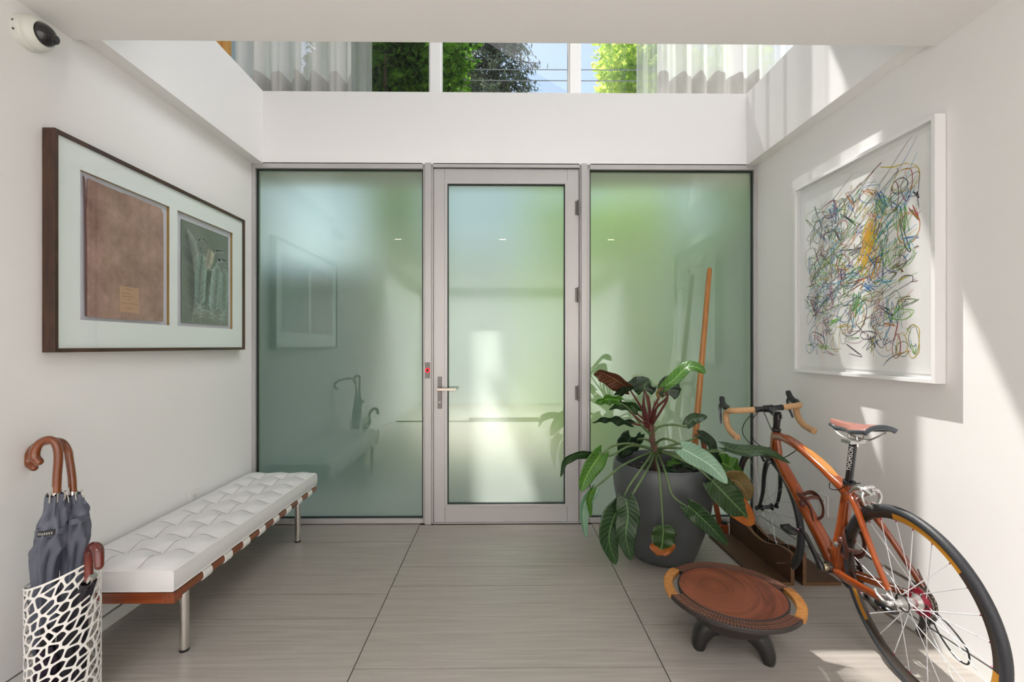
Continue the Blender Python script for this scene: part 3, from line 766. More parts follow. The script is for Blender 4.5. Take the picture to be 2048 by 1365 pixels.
feather(.20, .02, .10, .90, .17, (.20, .23, .21), .25, .05, .10, 0)
feather(.50, .12, .58, .70, .15, (.14, .21, .18), 0, .05, 0, 0)
feather(.36, .01, .42, .72, .13, (.25, .34, .30), .15, .25, -.03, 1)
feather(.62, .01, .74, .64, .13, (.27, .37, .33), -.1, .2, -.01, 2)
feather(.82, .01, .91, .62, .11, (.24, .34, .29), 0, .2, .03, 1)
feather(.50, .56, .60, .78, .09, (.38, .38, .30), .2, .3, 0, 3)
def curl(cx, cz, r, a0, a1, wd, c):
    pw, ph_ = pb_-pa, pz1-pz0; n_ = 24
    for i in range(n_):
        A = a0+(a1-a0)*i/n_; A2 = a0+(a1-a0)*(i+1)/n_
        for q in range(3):
            r1 = r+R.uniform(-.1, .6)*wd*math.sin(PI*(i+.5)/n_)
            P4 = [(pa+(cx+r*math.cos(A))*pw, pz0+(cz+r*.62*math.sin(A))*ph_), (pa+(cx+r*math.cos(A2))*pw, pz0+(cz+r*.62*math.sin(A2))*ph_), (pa+(cx+r1*math.cos(A2))*pw, pz0+(cz+r1*.62*math.sin(A2))*ph_), (pa+(cx+r1*math.cos(A))*pw, pz0+(cz+r1*.62*math.sin(A))*ph_)]
            ft.add([(XP+.0008, y, z) for y, z in P4], [(0, 1, 2, 3)], 0, tuple(min(1, 1.3*x*R.uniform(.7, 1.2)) for x in c))
curl(.42, .80, .13, 2.9, .4, -.06, (.40, .46, .42)); curl(.80, .73, .15, 3.0, .7, -.08, (.36, .44, .42)); curl(.86, .63, .17, 3.1, 1.0, -.12, (.36, .46, .43)); curl(.48, .74, .10, 3.0, 1.9, .05, (.42, .46, .44)); curl(.92, .60, .10, 1.8, .3, .04, (.3, .38, .34))
for k in range(140):
    y = pa+R.uniform(.1, .95)*(pb_-pa); z = pz0+R.uniform(.03, .13)*(pz1-pz0); a_ = R.uniform(0, PI); L = R.uniform(.008, .022)
    d = Vector((math.cos(a_), math.sin(a_)))*L
    ft.add([(XP+.0012, y, z), (XP+.0012, y+d.x, z+d.y), (XP+.0012, y+d.x+.001, z+d.y+.0006), (XP+.0012, y+.001, z)], [(0, 1, 2, 3)], 0, tuple(x*R.uniform(.6, 1.2) for x in (.42, .46, .42)))
B(ft, pic, 'feathers', M['ink'], smooth=False, kind='stuff', label='pale printed feathers')
M['picglass'] = M['glass']
B(MB().box(xf-.006, xf-.004, y0+fwid, y1-fwid, zb_+fwid, zt_-fwid), pic, 'glazing', M['glass'], smooth=False)

# ================================================================ RIGHT FRAMED DRAWING
xw = XR-.048
y0 = atX(1893, 480, XR).y; y1 = atX(1587, 560, xw).y
zt_ = atX(1869.6, 227, xw).z; zb_ = atX(1869.6, 768.5, xw).z
dr = TH('framed_drawing', 'white box frame holding a coloured scribble drawing on the right wall', 'picture', (XR, (y0+y1)/2, zb_))
M['whitef'] = P('white_lacquer', (.80, .80, .80, 1), .35)
fwid = .018
f_ = MB().box(xw, XR-.002, y0, y0+fwid, zb_, zt_).box(xw, XR-.002, y1-fwid, y1, zb_, zt_)
f_.box(xw, XR-.002, y0+fwid, y1-fwid, zt_-fwid, zt_).box(xw, XR-.002, y0+fwid, y1-fwid, zb_, zb_+fwid)
B(f_, dr, 'frame', M['whitef'], smooth=False, bevel=.0012)
xp = xw+.030
B(MB().box(xp, xp+.004, y0+fwid, y1-fwid, zb_+fwid, zt_-fwid), dr, 'backing_board', P('white_mount', (.80, .80, .79, 1), .8), smooth=False)
g_ = .012
pY0, pY1, pZ0, pZ1 = y0+fwid+g_+.03, y1-fwid-g_-.01, zb_+fwid+.035, zt_-fwid-.012
sh_ = B(MB().box(xp-.003, xp-.001, y0+fwid+.022, y1-fwid-.012, zb_+fwid+.02, zt_-fwid-.03), dr, 'paper', P('drawing_paper', (.86, .86, .85, 1), .8), smooth=False)
ik = MB(); R = random.Random(77)
PAL = [('#3f8a2e', 5), ('#7ab833', 4), ('#c9b02a', 4), ('#2b2b3a', 7), ('#40304a', 4), ('#1f6fb0', 4), ('#3fa9c9', 3), ('#a83038', 3), ('#7a3b26', 3), ('#8a6a3a', 3), ('#c87f2a', 2), ('#6a7a4a', 4), ('#b88aa0', 2), ('#2a3f7a', 3)]
PALX = [rgb(c)[:3] for c, n in PAL for _ in range(n)]
XI = xp-.0036
def stroke(pts, wd, c):
    Q = catmull([(0, a_, b__) for a_, b__ in pts], 6)
    n_ = len(Q); vs = []
    for i, q in enumerate(Q):
        d = (Q[min(i+1, n_-1)]-Q[max(i-1, 0)]); d = d.normalized() if d.length > 0 else Vector((0, 1, 0))
        nn = Vector((0, d.z, -d.y))*wd*.64*(0.6+.4*math.sin(PI*min(1, (i+1)/n_)))
        xx = XI-R.random()*.0003
        for sg in (1, -1):
            p_ = q+nn*sg
            vs.append((xx, min(max(p_.y, pY0), pY1), min(max(p_.z, pZ0), pZ1)))
    ik.add(vs, [(2*i, 2*i+1, 2*i+3, 2*i+2) for i in range(n_-1)], 0, c)
DW, DH = pY1-pY0, pZ1-pZ0
def pt(u, v): return (pY1-u*DW, pZ0+v*DH)      # u runs left to right as seen, v upward
def L(c): return rgb(c)[:3]
# hatching sweeping up to the right
for k in range(120):
    v = R.uniform(.18, .80); u = R.uniform(.06, .72); ln = R.uniform(.12, .38); sl = R.uniform(.15, .75)
    stroke([pt(u, v), pt(u+ln*.5, v+ln*.5*sl+R.gauss(0, .006)), pt(min(.94, u+ln), v+ln*sl)], .002, R.choice(PALX))
for k in range(100):     # loops
    u, v = R.uniform(.08, .93), R.uniform(.08, .86); rx, ry = R.uniform(.02, .085), R.uniform(.02, .07); a0 = R.random()*6.28; n_ = R.choice((5, 7, 9, 11))
    stroke([pt(min(.95, max(.04, u+rx*math.cos(a0+i*.95)*(1+R.gauss(0, .15)))), min(.93, max(.05, v+ry*math.sin(a0+i*.95)*(1+R.gauss(0, .15))))) for i in range(n_)], R.uniform(.0018, .003), R.choice(PALX))
for k in range(120):     # zigzags
    u, v = R.uniform(.06, .93), R.uniform(.08, .86); st = R.uniform(.01, .03); ang = R.uniform(0, PI); n_ = R.randint(3, 7); h = R.uniform(.02, .06)
    pts = []
    for i in range(n_):
        s_ = h if i % 2 else -h
        pts.append(pt(min(.95, max(.04, u+math.cos(ang)*s_+i*st*.6)), min(.93, max(.05, v+math.sin(ang)*s_+R.gauss(0, .01)-i*st*.2))))
    stroke(pts, R.uniform(.0018, .0032), R.choice(PALX))
for k in range(110):     # short ticks
    u, v = R.uniform(.06, .93), R.uniform(.06, .9); a_ = R.uniform(0, PI); h = R.uniform(.012, .05)
    stroke([pt(u, v), pt(u+math.cos(a_)*h*.5+R.gauss(0, .006), v+math.sin(a_)*h*.5), pt(u+math.cos(a_)*h, v+math.sin(a_)*h)], R.uniform(.0016, .003), R.choice(PALX))
for k in range(46):      # dense left column, greens and blues
    u, v = R.uniform(.08, .30), R.uniform(.25, .82)
    stroke([pt(u, v), pt(u+R.uniform(-.06, .06), v+R.uniform(-.05, .05)), pt(u+R.uniform(-.08, .08), v+R.uniform(-.08, .08)), pt(u+R.uniform(-.05, .05), v+R.uniform(-.03, .03))], .002, R.choice([L('#3f8a2e'), L('#1f3f8a'), L('#2a2a3a'), L('#7ab833'), L('#8a3a4a')]))
# particular figures
for k in range(60):
    u = .62+R.gauss(0, .036); v = .59+R.gauss(0, .06)
    stroke([pt(u-.03, v-.05), pt(u, v), pt(u+.03, v+.05)], .004, L('#e0a020') if k % 3 else L('#d8c030'))
stroke([pt(.36, .80), pt(.50, .87), pt(.70, .945), pt(.66, .93), pt(.5, .84)], .0022, L('#7a2a20'))
stroke([pt(.84, .875), pt(.90, .86), pt(.91, .80), pt(.88, .73), pt(.85, .76), pt(.84, .80), pt(.86, .84)], .003, L('#a02a38'))
stroke([pt(.70, .93), pt(.78, .905), pt(.82, .90), pt(.88, .895)], .004, L('#d8c030'))
for c_, pts in (('#2070b0', [(.68, .52), (.62, .40), (.70, .385), (.72, .47), (.70, .53), (.66, .45), (.78, .36)]), ('#2a60a0', [(.74, .28), (.77, .20), (.72, .11), (.80, .13)]), ('#3a2030', [(.83, .66), (.86, .60), (.90, .51), (.87, .53), (.84, .62), (.86, .67)]), ('#c07020', [(.72, .19), (.80, .195), (.72, .205), (.82, .185)]), ('#d89a20', [(.74, .03), (.80, .06), (.90, .08)]), ('#3a90c0', [(.72, .01), (.78, .05), (.86, .07)]), ('#302a40', [(.15, .78), (.12, .71), (.17, .67), (.21, .74), (.16, .80), (.10, .72), (.09, .65)]), ('#30a0c0', [(.08, .42), (.2, .44), (.35, .43), (.5, .45), (.62, .42)]), ('#a83038', [(.50, .42), (.56, .425), (.62, .43), (.5, .415)]), ('#3a3040', [(.45, .30), (.38, .22), (.44, .15), (.56, .19), (.60, .29), (.52, .34), (.42, .30)]), ('#404a40', [(.38, .80), (.46, .86), (.50, .80), (.45, .75), (.42, .79)])):
    stroke([pt(*q) for q in pts], .003, L(c_))
B(ik, dr, 'scribbles', M['ink'], smooth=False, kind='stuff', label='coloured pencil and ink scribbles')
B(MB().box(xw+.008, xw+.010, y0+fwid, y1-fwid, zb_+fwid, zt_-fwid), dr, 'glazing', M['glass'], smooth=False)

# ================================================================ BENCH
bx0, bx1 = XL+.035, -1.287; by0, by1 = 1.797, 3.165
bn = TH('daybed_bench', 'long low bench with white tufted leather cushion and wooden rails along the left wall', 'bench', ((bx0+bx1)/2, (by0+by1)/2, 0))
M['leather'] = P('white_leather', (.73, .72, .72, 1), .42, bump=.12, bscale=220, var=.02, vscale=5)
M['leather2'] = P('leather_strap', (.78, .77, .74, 1), .5, bump=.1, bscale=200)
M['cherry'] = WOOD('cherry_wood', '#5a2410', '#8e4722', .32, 14, (1, .12, 1), .4)
M['cherryx'] = WOOD('cherry_wood_end', '#62280f', '#964a22', .32, 14, (.12, 1, 1), .4)
rz0, rz1 = .256, .298; rc = (rz0+rz1)/2; rr_ = (rz1-rz0)/2
for x in (bx1-.021, bx0+.021):
    B(MB().tube([(x, by0+.045, rc), (x, by1-.0, rc)], (.021, .020), 20, p=2.3, ref=(0, 0, 1)).box(x-.021, x+.021, by0, by0+.046, rz0, rz1), bn, 'side_rail', M['cherry'], bevel=.001)
for y in (by0+.0, by1-.042):
    B(MB().box(bx0+.042, bx1-.042, y, y+.042, rz0, rz1), bn, 'end_rail', M['cherryx'], bevel=.0025, smooth=False)
for y in (1.907, 2.955):
    for x in (bx1-.036, bx0+.04):
        lg = B(MB().tube([(x, y, .008), (x, y, rz0+.005)], .0175, 24), bn, 'leg', M['chrome'])
        foot = MB().tube([(x, y, 0), (x, y, .010)], .0185, 20); 
        for v in foot.v: v -= Vector(bn.location)
        foot.build('foot_pad', M['black'], lg)
for k in range(8):
    y = 2.004+.151*k
    if y > by1-.06: break
    st = MB()
    for x in (bx1-.021, bx0+.021):
        st.tube([(x, y-.029, rc), (x, y-.027, rc), (x, y+.027, rc), (x, y+.029, rc)], [(.0215, .021), (.0245, .024), (.0245, .024), (.0215, .021)], 20, p=2.4, ref=(0, 0, 1))
    st.box(bx0+.03, bx1-.03, y-.028, y+.028, rz1+.0005, rz1+.004)
    B(st, bn, 'strap', M['leather2'])
cx0, cx1, cy0, cy1 = bx0-.012, bx1+.006, by0-.010, by1-.004
cz0, cz1 = .306, .386
cu = MB(); NU, NV = 3, 9; q = 14
def top(u, v):
    gu, gv = u*NU, v*NV
    du, dv = abs(gu-round(gu)), abs(gv-round(gv))
    d2 = (du/.30)**2+(dv/.30)**2
    pin = math.exp(-d2)
    gr = max(math.exp(-(du/.05)**2) if 0 < round(gu) < NU else 0, math.exp(-(dv/.05)**2) if 0 < round(gv) < NV else 0)
    be = min(u*NU, (1-u)*NU, v*NV, (1-v)*NV)         # distance to the border in cells
    rise = 1-math.exp(-(be/.16))
    z = cz1+.026*rise-.021*pin*(1 if be > .02 else 0)*min(1, be*4)-.0045*gr*min(1, be*6)
    return Vector((cx0+.004+(cx1-cx0-.008)*u, cy0+.004+(cy1-cy0-.008)*v, z))
cu.grid(top, NU*q, NV*q)
def side(pts):
    n_ = len(pts); vs = []; lev = [(0, 0), (.004, .25), (.005, .5), (.004, .8), (0, 1)]
    c_ = Vector(((cx0+cx1)/2, (cy0+cy1)/2, 0))
    for off, t_ in lev:
        for p_ in pts:
            d = Vector((p_[0]-c_.x, p_[1]-c_.y, 0)); d = Vector((math.copysign(1, d.x) if abs(abs(d.x)-(cx1-cx0)/2+.004) < .02 else 0, math.copysign(1, d.y) if abs(abs(d.y)-(cy1-cy0)/2+.004) < .02 else 0, 0))
            vs.append((p_[0]+d.x*off, p_[1]+d.y*off, cz0+(p_[2]-cz0)*t_))
    cu.add(vs, [(i*n_+j, i*n_+(j+1) % n_, (i+1)*n_+(j+1) % n_, (i+1)*n_+j) for i in range(4) for j in range(n_)])
    cu.add([(p_[0], p_[1], cz0) for p_ in pts], [tuple(range(n_-1, -1, -1))])
ring = [top(i/(NU*q), 0) for i in range(NU*q)]+[top(1, i/(NV*q)) for i in range(NV*q)]+[top(1-i/(NU*q), 1) for i in range(NU*q)]+[top(0, 1-i/(NV*q)) for i in range(NV*q)]
side(ring)
cush = B(cu, bn, 'cushion', M['leather'], autosm=60)
def sub(mb, name, m, par, th_, **k):
    for v in mb.v: v -= Vector(th_.location)
    return mb.build(name, m, par, **k)
pp = MB()
for z in (cz1+.0005, cz0+.002):
    c4 = [(cx0+.004, cy0+.004), (cx1-.004, cy0+.004), (cx1-.004, cy1-.004), (cx0+.004, cy1-.004)]
    pts = []
    for i in range(4):
        a_, b__ = Vector(c4[i]), Vector(c4[(i+1) % 4])
        for k in (.01, .25, .5, .75, .99): pts.append((*(a_+(b__-a_)*k), z))
    pp.tube(pts, .0028, 6, closed=True)
sub(pp, 'piping', M['leather2'], cush, bn)
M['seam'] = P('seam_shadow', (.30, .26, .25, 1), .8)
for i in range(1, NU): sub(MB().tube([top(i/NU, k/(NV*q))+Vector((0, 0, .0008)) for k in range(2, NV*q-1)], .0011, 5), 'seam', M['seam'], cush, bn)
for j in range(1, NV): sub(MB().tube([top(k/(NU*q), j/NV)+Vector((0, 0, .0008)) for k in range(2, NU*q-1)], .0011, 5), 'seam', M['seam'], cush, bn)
btn = MB()
for i in range(1, NU):
    for j in range(1, NV):
        p_ = top(i/NU, j/NV); btn.ball((p_.x, p_.y, p_.z+.001), (.006, .006, .003), 8, 5)
sub(btn, 'tuft_buttons', M['leather2'], cush, bn)

# ================================================================ UMBRELLA STAND AND UMBRELLAS
sx, sy, sr = -1.545, 1.62, .0985
st_ = TH('umbrella_stand', 'white perforated metal umbrella stand with slanted rim beside the bench', 'umbrella stand', (sx, sy, 0))
R = random.Random(19)
CW = 2*PI*sr; SH = .478; NS = 290
seeds = []
while len(seeds) < NS:       # best-candidate sampling in a sheared, stretched space
    best = None; bd_ = -1
    for _ in range(8):
        c_ = (R.random()*CW, R.random()*SH)
        dm = 9
        for s_ in seeds:
            dx = abs(c_[0]-s_[0]); dx = min(dx, CW-dx); dm = min(dm, dx*dx+(c_[1]-s_[1])**2)
        if dm > bd_: bd_, best = dm, c_
    seeds.append(best)
def metric(dx, dz):           # elongated along a direction rising to the right
    a_ = dx*.80+dz*.60; b__ = -dx*.60+dz*.80
    return a_*.80, b__*1.25
def clip(poly, nx, nz, c):
    out = []
    for i in range(len(poly)):
        a_, b__ = poly[i], poly[(i+1) % len(poly)]
        da, db = a_[0]*nx+a_[1]*nz-c, b__[0]*nx+b__[1]*nz-c
        if da <= 0: out.append(a_)
        if (da < 0 < db) or (db < 0 < da):
            t_ = da/(da-db); out.append((a_[0]+(b__[0]-a_[0])*t_, a_[1]+(b__[1]-a_[1])*t_))
    return out
lat = MB(); HB = .0030
def wrap(x, z):
    th = x/sr-PI/2
    zz = z*(1+.072*math.cos(th-.35))+.0
    return (sx+sr*math.cos(th), sy+sr*math.sin(th), zz)
ec = (.88*.88, .0)
for i, s_ in enumerate(seeds):
    poly = [(-.12, -s_[1]), (.12, -s_[1]), (.12, SH-s_[1]), (-.12, SH-s_[1])]
    for j, r_ in enumerate(seeds):
        if i == j: continue
        dx = r_[0]-s_[0]; dx = (dx+CW/2) % CW-CW/2; dz = r_[1]-s_[1]
        if abs(dx) > .14 or abs(dz) > .14: continue
        # bisector in the stretched metric: |M p|^2 = |M (p-d)|^2
        mxx = .64*.80**2+.36*1.25**2; mzz = .36*.80**2+.64*1.25**2; mxz = .48*.80**2-.48*1.25**2
        gx, gz = mxx*dx+mxz*dz, mxz*dx+mzz*dz
        cc = (dx*gx+dz*gz)/2
        poly = clip(poly, gx, gz, cc)
        if len(poly) < 3: break
    if len(poly) < 3: continue
    cx_ = sum(p_[0] for p_ in poly)/len(poly); cz_ = sum(p_[1] for p_ in poly)/len(poly)
    n_ = len(poly)
    edges_ = []
    for k in range(n_):
        a_, b__ = poly[k], poly[(k+1) % n_]
        ex, ez = b__[0]-a_[0], b__[1]-a_[1]; L_ = math.hypot(ex, ez)
        if L_ < 1e-6: continue
        nx, nz = ez/L_, -ex/L_; d0 = (a_[0]-cx_)*nx+(a_[1]-cz_)*nz
        edges_.append((nx, nz, d0))
    angs = sorted(set([round(2*PI*k/18, 4) for k in range(18)]+[round(math.atan2(p_[1]-cz_, p_[0]-cx_) % (2*PI), 4) for p_ in poly]))
    ro = []; ri = []
    for a_ in angs:
        ca, sa = math.cos(a_), math.sin(a_)
        ro.append(min((d0/(nx*ca+nz*sa) for nx, nz, d0 in edges_ if nx*ca+nz*sa > 1e-6), default=.02))
        acc = 0
        for nx, nz, d0 in edges_:
            cth = nx*ca+nz*sa
            if cth > 1e-6: acc += (cth/max(d0-HB, .0012))**7
        ri.append((1/acc)**(1/7) if acc > 0 else .01)
    m_ = len(angs); vs = []
    for k, a_ in enumerate(angs):
        vs.append(wrap(s_[0]+cx_+ro[k]*math.cos(a_), s_[1]+cz_+ro[k]*math.sin(a_)))
    for k, a_ in enumerate(angs):
        r1 = min(ri[k], ro[k]*.97)
        vs.append(wrap(s_[0]+cx_+r1*math.cos(a_), s_[1]+cz_+r1*math.sin(a_)))
    lat.add(vs, [(k, (k+1) % m_, m_+(k+1) % m_, m_+k) for k in range(m_)])
B(lat, st_, 'lattice_shell', M['white'], solid=.002, smooth=False)
rimm = MB()
rimm.tube([wrap(CW*k/64, SH) for k in range(64)], (.0035, .0022), 8, closed=True, ref=(0, 0, 1))
B(rimm, st_, 'rim', M['white'])
B(MB().lathe([(sr, 0), (sr, .006), (0, .006)], 40, ((sx, sy, 0), (0, 0, 1))), st_, 'base_plate', M['white'])
M['navy'] = P('grey_blue_fabric', (.105, .115, .155, 1), .55, bump=.1, bscale=300, var=.15, vscale=20)
M['dkfab'] = P('black_fabric', (.018, .015, .022, 1), .7, var=.3, vscale=30)
M['hwood'] = WOOD('handle_wood', '#5c2408', '#8f4a16', .22, 10, (1, 1, .2), .6)
M['hwood2'] = WOOD('handle_wood_red', '#4a1208', '#7a2412', .18, 10, (1, 1, .2), .7)
def umbrella(name, label, axis, prof, fab, hook, hr, hm, strap=True, corner=None, seed=1, group=None):
    o = thing(name, label, 'umbrella', tuple(Vector(axis[0])), group=group)
    A = catmull(axis, 8); m_ = len(A); rad = lerp_list(prof, m_)
    R = random.Random(seed); mb = MB(); n_ = 40
    vs = []
    up = Vector((1, 0, 0))
    for i, p_ in enumerate(A):
        v = i/(m_-1)
        for k in range(n_):
            th = 2*PI*k/n_
            f = 1+.20*math.sin(6*th+v*7.0)+.10*math.sin(9*th-v*12+1.3)+.05*math.sin(17*th+v*25)
            if corner and abs(v-corner[0]) < .10:
                f += corner[1]*(1-abs(v-corner[0])/.10)*max(0, math.cos(th-corner[2]))**10
            r_ = rad[i]*f
            vs.append(p_+Vector((r_*math.cos(th), r_*math.sin(th), .004*math.sin(3*th+v*9))))
    mb.add(vs, [(i*n_+k, i*n_+(k+1) % n_, (i+1)*n_+(k+1) % n_, (i+1)*n_+k) for i in range(m_-1) for k in range(n_)])
    B(mb, o, 'canopy', fab, autosm=80)
    T = (A[-1]-A[-3]).normalized()
    top_ = A[-1]
    sh = MB().tube([A[0]-T*.0, A[0]], .005, 6) if False else None
    B(MB().tube([top_-T*.02, top_+T*.030], .0125, 16), o, 'collar', M['chrome'])
    tips = MB(); w1 = T.orthogonal().normalized(); w2 = T.cross(w1)
    for k in range(8):
        a_ = 2*PI*k/8+.2; c_ = top_+(w1*math.cos(a_)+w2*math.sin(a_))*(rad[-1]*.98+.004)
        tips.tube([c_-T*.02, c_+T*.006], .0022, 6); tips.ball(c_+T*.007, .0034, 6, 4)
    if strap: B(tips, o, 'rib_tips', M['chrome'])
    B(MB().tube(catmull(hook, 8), hr, 16, caps=True).ball(hook[-1], (hr[-1] if isinstance(hr, list) else hr)*.98, 14, 8), o, 'handle', hm)
    if strap:
        i = int(m_*.62); p_ = A[i]; Ti = (A[i+1]-A[i-1]).normalized()
        sb = MB().tube([p_-Ti*.011, p_-Ti*.009, p_+Ti*.009, p_+Ti*.011], [rad[i]*1.10, rad[i]*1.16, rad[i]*1.16, rad[i]*1.10], 28)
        s1 = B(sb, o, 'strap', M['navy'])
        lp = MB(); ld = Vector((.25, -1, 0)).normalized(); r_ = rad[i]*1.18
        for k in range(8):
            th0 = -PI/2-.55+.16*k+(.25 if seed == 1 else -.5); th1 = th0+.16
            vs = [p_+Vector((r_*math.cos(t_), r_*math.sin(t_), 0))+Ti*h for t_ in (th0, th1) for h in (-.010, .010)]
            lp.add(vs, [(0, 2, 3, 1)])
        sub(lp, 'label', M['black'], s1, o, smooth=False, solid=.001)
        tx = MB(); R2 = random.Random(4)
        for k in range(7):
            th = -PI/2-.42+.15*k+(.25 if seed == 1 else -.5); r2 = r_+.0008
            for (da, h0, h1) in ((0, -.004, .004), (.05, -.004, .004)):
                vs = [p_+Vector((r2*math.cos(t_), r2*math.sin(t_), 0))+Ti*h for t_ in (th+da, th+da+.018) for h in (h0, h1)]
                tx.add(vs, [(0, 2, 3, 1)])
            hh = R2.choice((-.004, 0, .003))
            vs = [p_+Vector((r2*math.cos(t_), r2*math.sin(t_), 0))+Ti*h for t_ in (th, th+.06) for h in (hh, hh+.0012)]
            tx.add(vs, [(0, 2, 3, 1)])
        sub(tx, 'lettering', M['plate'], s1, o, smooth=False)
    return o
YA, YB = 1.60, 1.665
a0, a1, a2 = at(89, 1156, YA), at(101, 1082, YA), at(111, 990, YA)
bot = Vector((a0.x+.01, YA-.01, .03))
hookA = [at(113, 985, YA), at(114.5, 950, YA), at(117, 912, YA), at(112, 888, YA-.004), at(97, 879.5, YA-.008), at(80, 887, YA-.012), at(71, 901, YA-.014), at(70, 915, YA-.015), at(78, 924, YA-.015)]
umbrella('umbrella', 'grey blue folded umbrella with hooked wooden handle nearer the left wall', [bot, a0, a1, at(106, 1040, YA), a2], [.012, .029, .031, .039, .035, .033, .026, .022], M['navy'], hookA, [.0125]*5+[.0135, .0145, .0145, .013], M['hwood'], seed=1)
b0, b1, b2 = at(146, 1141, YB), at(151, 1063, YB), at(146, 990, YB)
hookB = [at(145.5, 985, YB), at(144, 955, YB), at(139, 920, YB), at(135, 900, YB), at(122, 884, YB+.01), at(98, 883, YB+.03), at(72, 893, YB+.05), at(60, 910, YB+.055), at(58, 925, YB+.055), at(68, 936, YB+.05)]
umbrella('umbrella', 'grey blue folded umbrella with loose pointed fabric corner nearer the bench', [Vector((b0.x-.02, YB-.02, .03)), b0, b1, at(150, 1020, YB), b2], [.012, .027, .031, .035, .032, .034, .027, .022], M['navy'], hookB, [.012]*6+[.014, .015, .015, .013], M['hwood'], seed=2, corner=(.76, 1.5, -.45))
YC = 1.40
hookC = [at(176, 1150, YC), at(176, 1120, YC), at(179, 1102, YC), at(187, 1092, YC-.008), at(195, 1100, YC-.02), at(196, 1125, YC-.028)]
hookC = [at(178, 1160, 1.60), at(178, 1122, 1.60), at(180, 1103, 1.59), at(187, 1094, 1.575), at(196, 1101, 1.56), at(198, 1132, 1.55)]
umbrella('umbrella', 'short black umbrella with reddish wooden handle at the rim of the stand', [Vector((-1.51, 1.62, .02)), Vector((-1.505, 1.61, .2)), Vector((-1.50, 1.605, .34)), at(178, 1165, 1.60)], [.015, .028, .032, .034, .030, .020], M['dkfab'], hookC, [.013, .0135, .015, .0165, .0165, .014], M['hwood2'], strap=False, seed=3)
umbrella('umbrella', 'compact dark purple umbrella lying low inside the stand', [Vector((-1.55, 1.56, .02)), Vector((-1.55, 1.562, .13)), Vector((-1.555, 1.565, .24))], [.022, .027, .027, .026, .02], P('purple_black', (.02, .010, .028, 1), .6, var=.5, vscale=30), [Vector((-1.555, 1.565, .24)), Vector((-1.555, 1.565, .27)), Vector((-1.555, 1.565, .30))], [.014, .016, .013], M['black'], strap=False, seed=4)
# ================================================================ POTTED PLANT
def LEAF(name, dark, light, vein, burn=0.0, rough=.34, tl=.25, back=None, bscale=5, burnc='#b8581c'):
    m, t, o = mat(name)
    uvn = t.nodes.new('ShaderNodeUVMap'); uvn.uv_map = 'uv'; sp = t.nodes.new('ShaderNodeSeparateXYZ'); t.links.new(uvn.outputs[0], sp.inputs[0])
    def mth(op, a, b=None, c=None):
        n = t.nodes.new('ShaderNodeMath'); n.operation = op
        for i, x in enumerate((a, b, c)):
            if x is None: continue
            if isinstance(x, (int, float)): n.inputs[i].default_value = x
            else: t.links.new(x, n.inputs[i])
        return n.outputs[0]
    au = mth('ABSOLUTE', mth('SUBTRACT', sp.outputs[0], .5))
    mid = mth('LESS_THAN', au, .028)
    wv = mth('SINE', mth('MULTIPLY', mth('SUBTRACT', sp.outputs[1], mth('MULTIPLY', au, .28)), 75.0))
    vn = mth('MULTIPLY', mth('SMOOTH_MAX', mth('SUBTRACT', wv, .55), 0.0, .2), 1.3)
    tc = t.nodes.new('ShaderNodeTexCoord'); no = N(t, 'ShaderNodeTexNoise', Scale=14.0, Detail=4); t.links.new(tc.outputs['Object'], no.inputs['Vector'])
    m1 = t.nodes.new('ShaderNodeMixRGB'); m1.inputs[1].default_value = rgb(dark); m1.inputs[2].default_value = rgb(light); t.links.new(no.outputs[0], m1.inputs[0])
    m2 = t.nodes.new('ShaderNodeMixRGB'); m2.inputs[2].default_value = rgb(vein); t.links.new(m1.outputs[0], m2.inputs[1]); t.links.new(mth('MAXIMUM', mid, mth('MULTIPLY', vn, .45)), m2.inputs[0])
    col = m2.outputs[0]
    if burn:
        e_ = mth('ADD', mth('MULTIPLY', sp.outputs[1], 1.0), mth('MULTIPLY', au, .45))
        n2 = N(t, 'ShaderNodeTexNoise', Scale=22.0, Detail=3); t.links.new(tc.outputs['Object'], n2.inputs['Vector'])
        e2 = mth('ADD', e_, mth('MULTIPLY', n2.outputs[0], .22))
        r = t.nodes.new('ShaderNodeValToRGB'); r.color_ramp.elements[0].position = 1.40-burn-.22; r.color_ramp.elements[0].color = (0, 0, 0, 1)
        r.color_ramp.elements[1].position = min(1, 1.43-burn-.22); r.color_ramp.elements[1].color = (1, 1, 1, 1)
        hx = mth('MULTIPLY', e2, 1.0); t.links.new(hx, r.inputs[0])
        bc = t.nodes.new('ShaderNodeMixRGB'); bc.inputs[1].default_value = rgb('#c07a28'); bc.inputs[2].default_value = rgb(burnc); t.links.new(n2.outputs[0], bc.inputs[0])
        m3 = t.nodes.new('ShaderNodeMixRGB'); t.links.new(r.outputs[0], m3.inputs[0]); t.links.new(col, m3.inputs[1]); t.links.new(bc.outputs[0], m3.inputs[2]); col = m3.outputs[0]
    b = t.nodes.new('ShaderNodeBsdfPrincipled'); b.inputs['Roughness'].default_value = rough; b.inputs['Specular IOR Level'].default_value = .6
    t.links.new(col, b.inputs['Base Color'])
    bp = N(t, 'ShaderNodeBump', Strength=.35, Distance=.003); t.links.new(mth('ADD', vn, mid), bp.inputs['Height']); t.links.new(bp.outputs[0], b.inputs['Normal'])
    tr = t.nodes.new('ShaderNodeBsdfTranslucent'); hs = N(t, 'ShaderNodeHueSaturation'); hs.inputs['Value'].default_value = 2.6; hs.inputs['Saturation'].default_value = 1.25; t.links.new(col, hs.inputs['Color']); t.links.new(hs.outputs[0], tr.inputs[0])
    ms = t.nodes.new('ShaderNodeMixShader'); ms.inputs[0].default_value = tl; t.links.new(b.outputs[0], ms.inputs[1]); t.links.new(tr.outputs[0], ms.inputs[2]); t.links.new(ms.outputs[0], o.inputs[0])
    return m
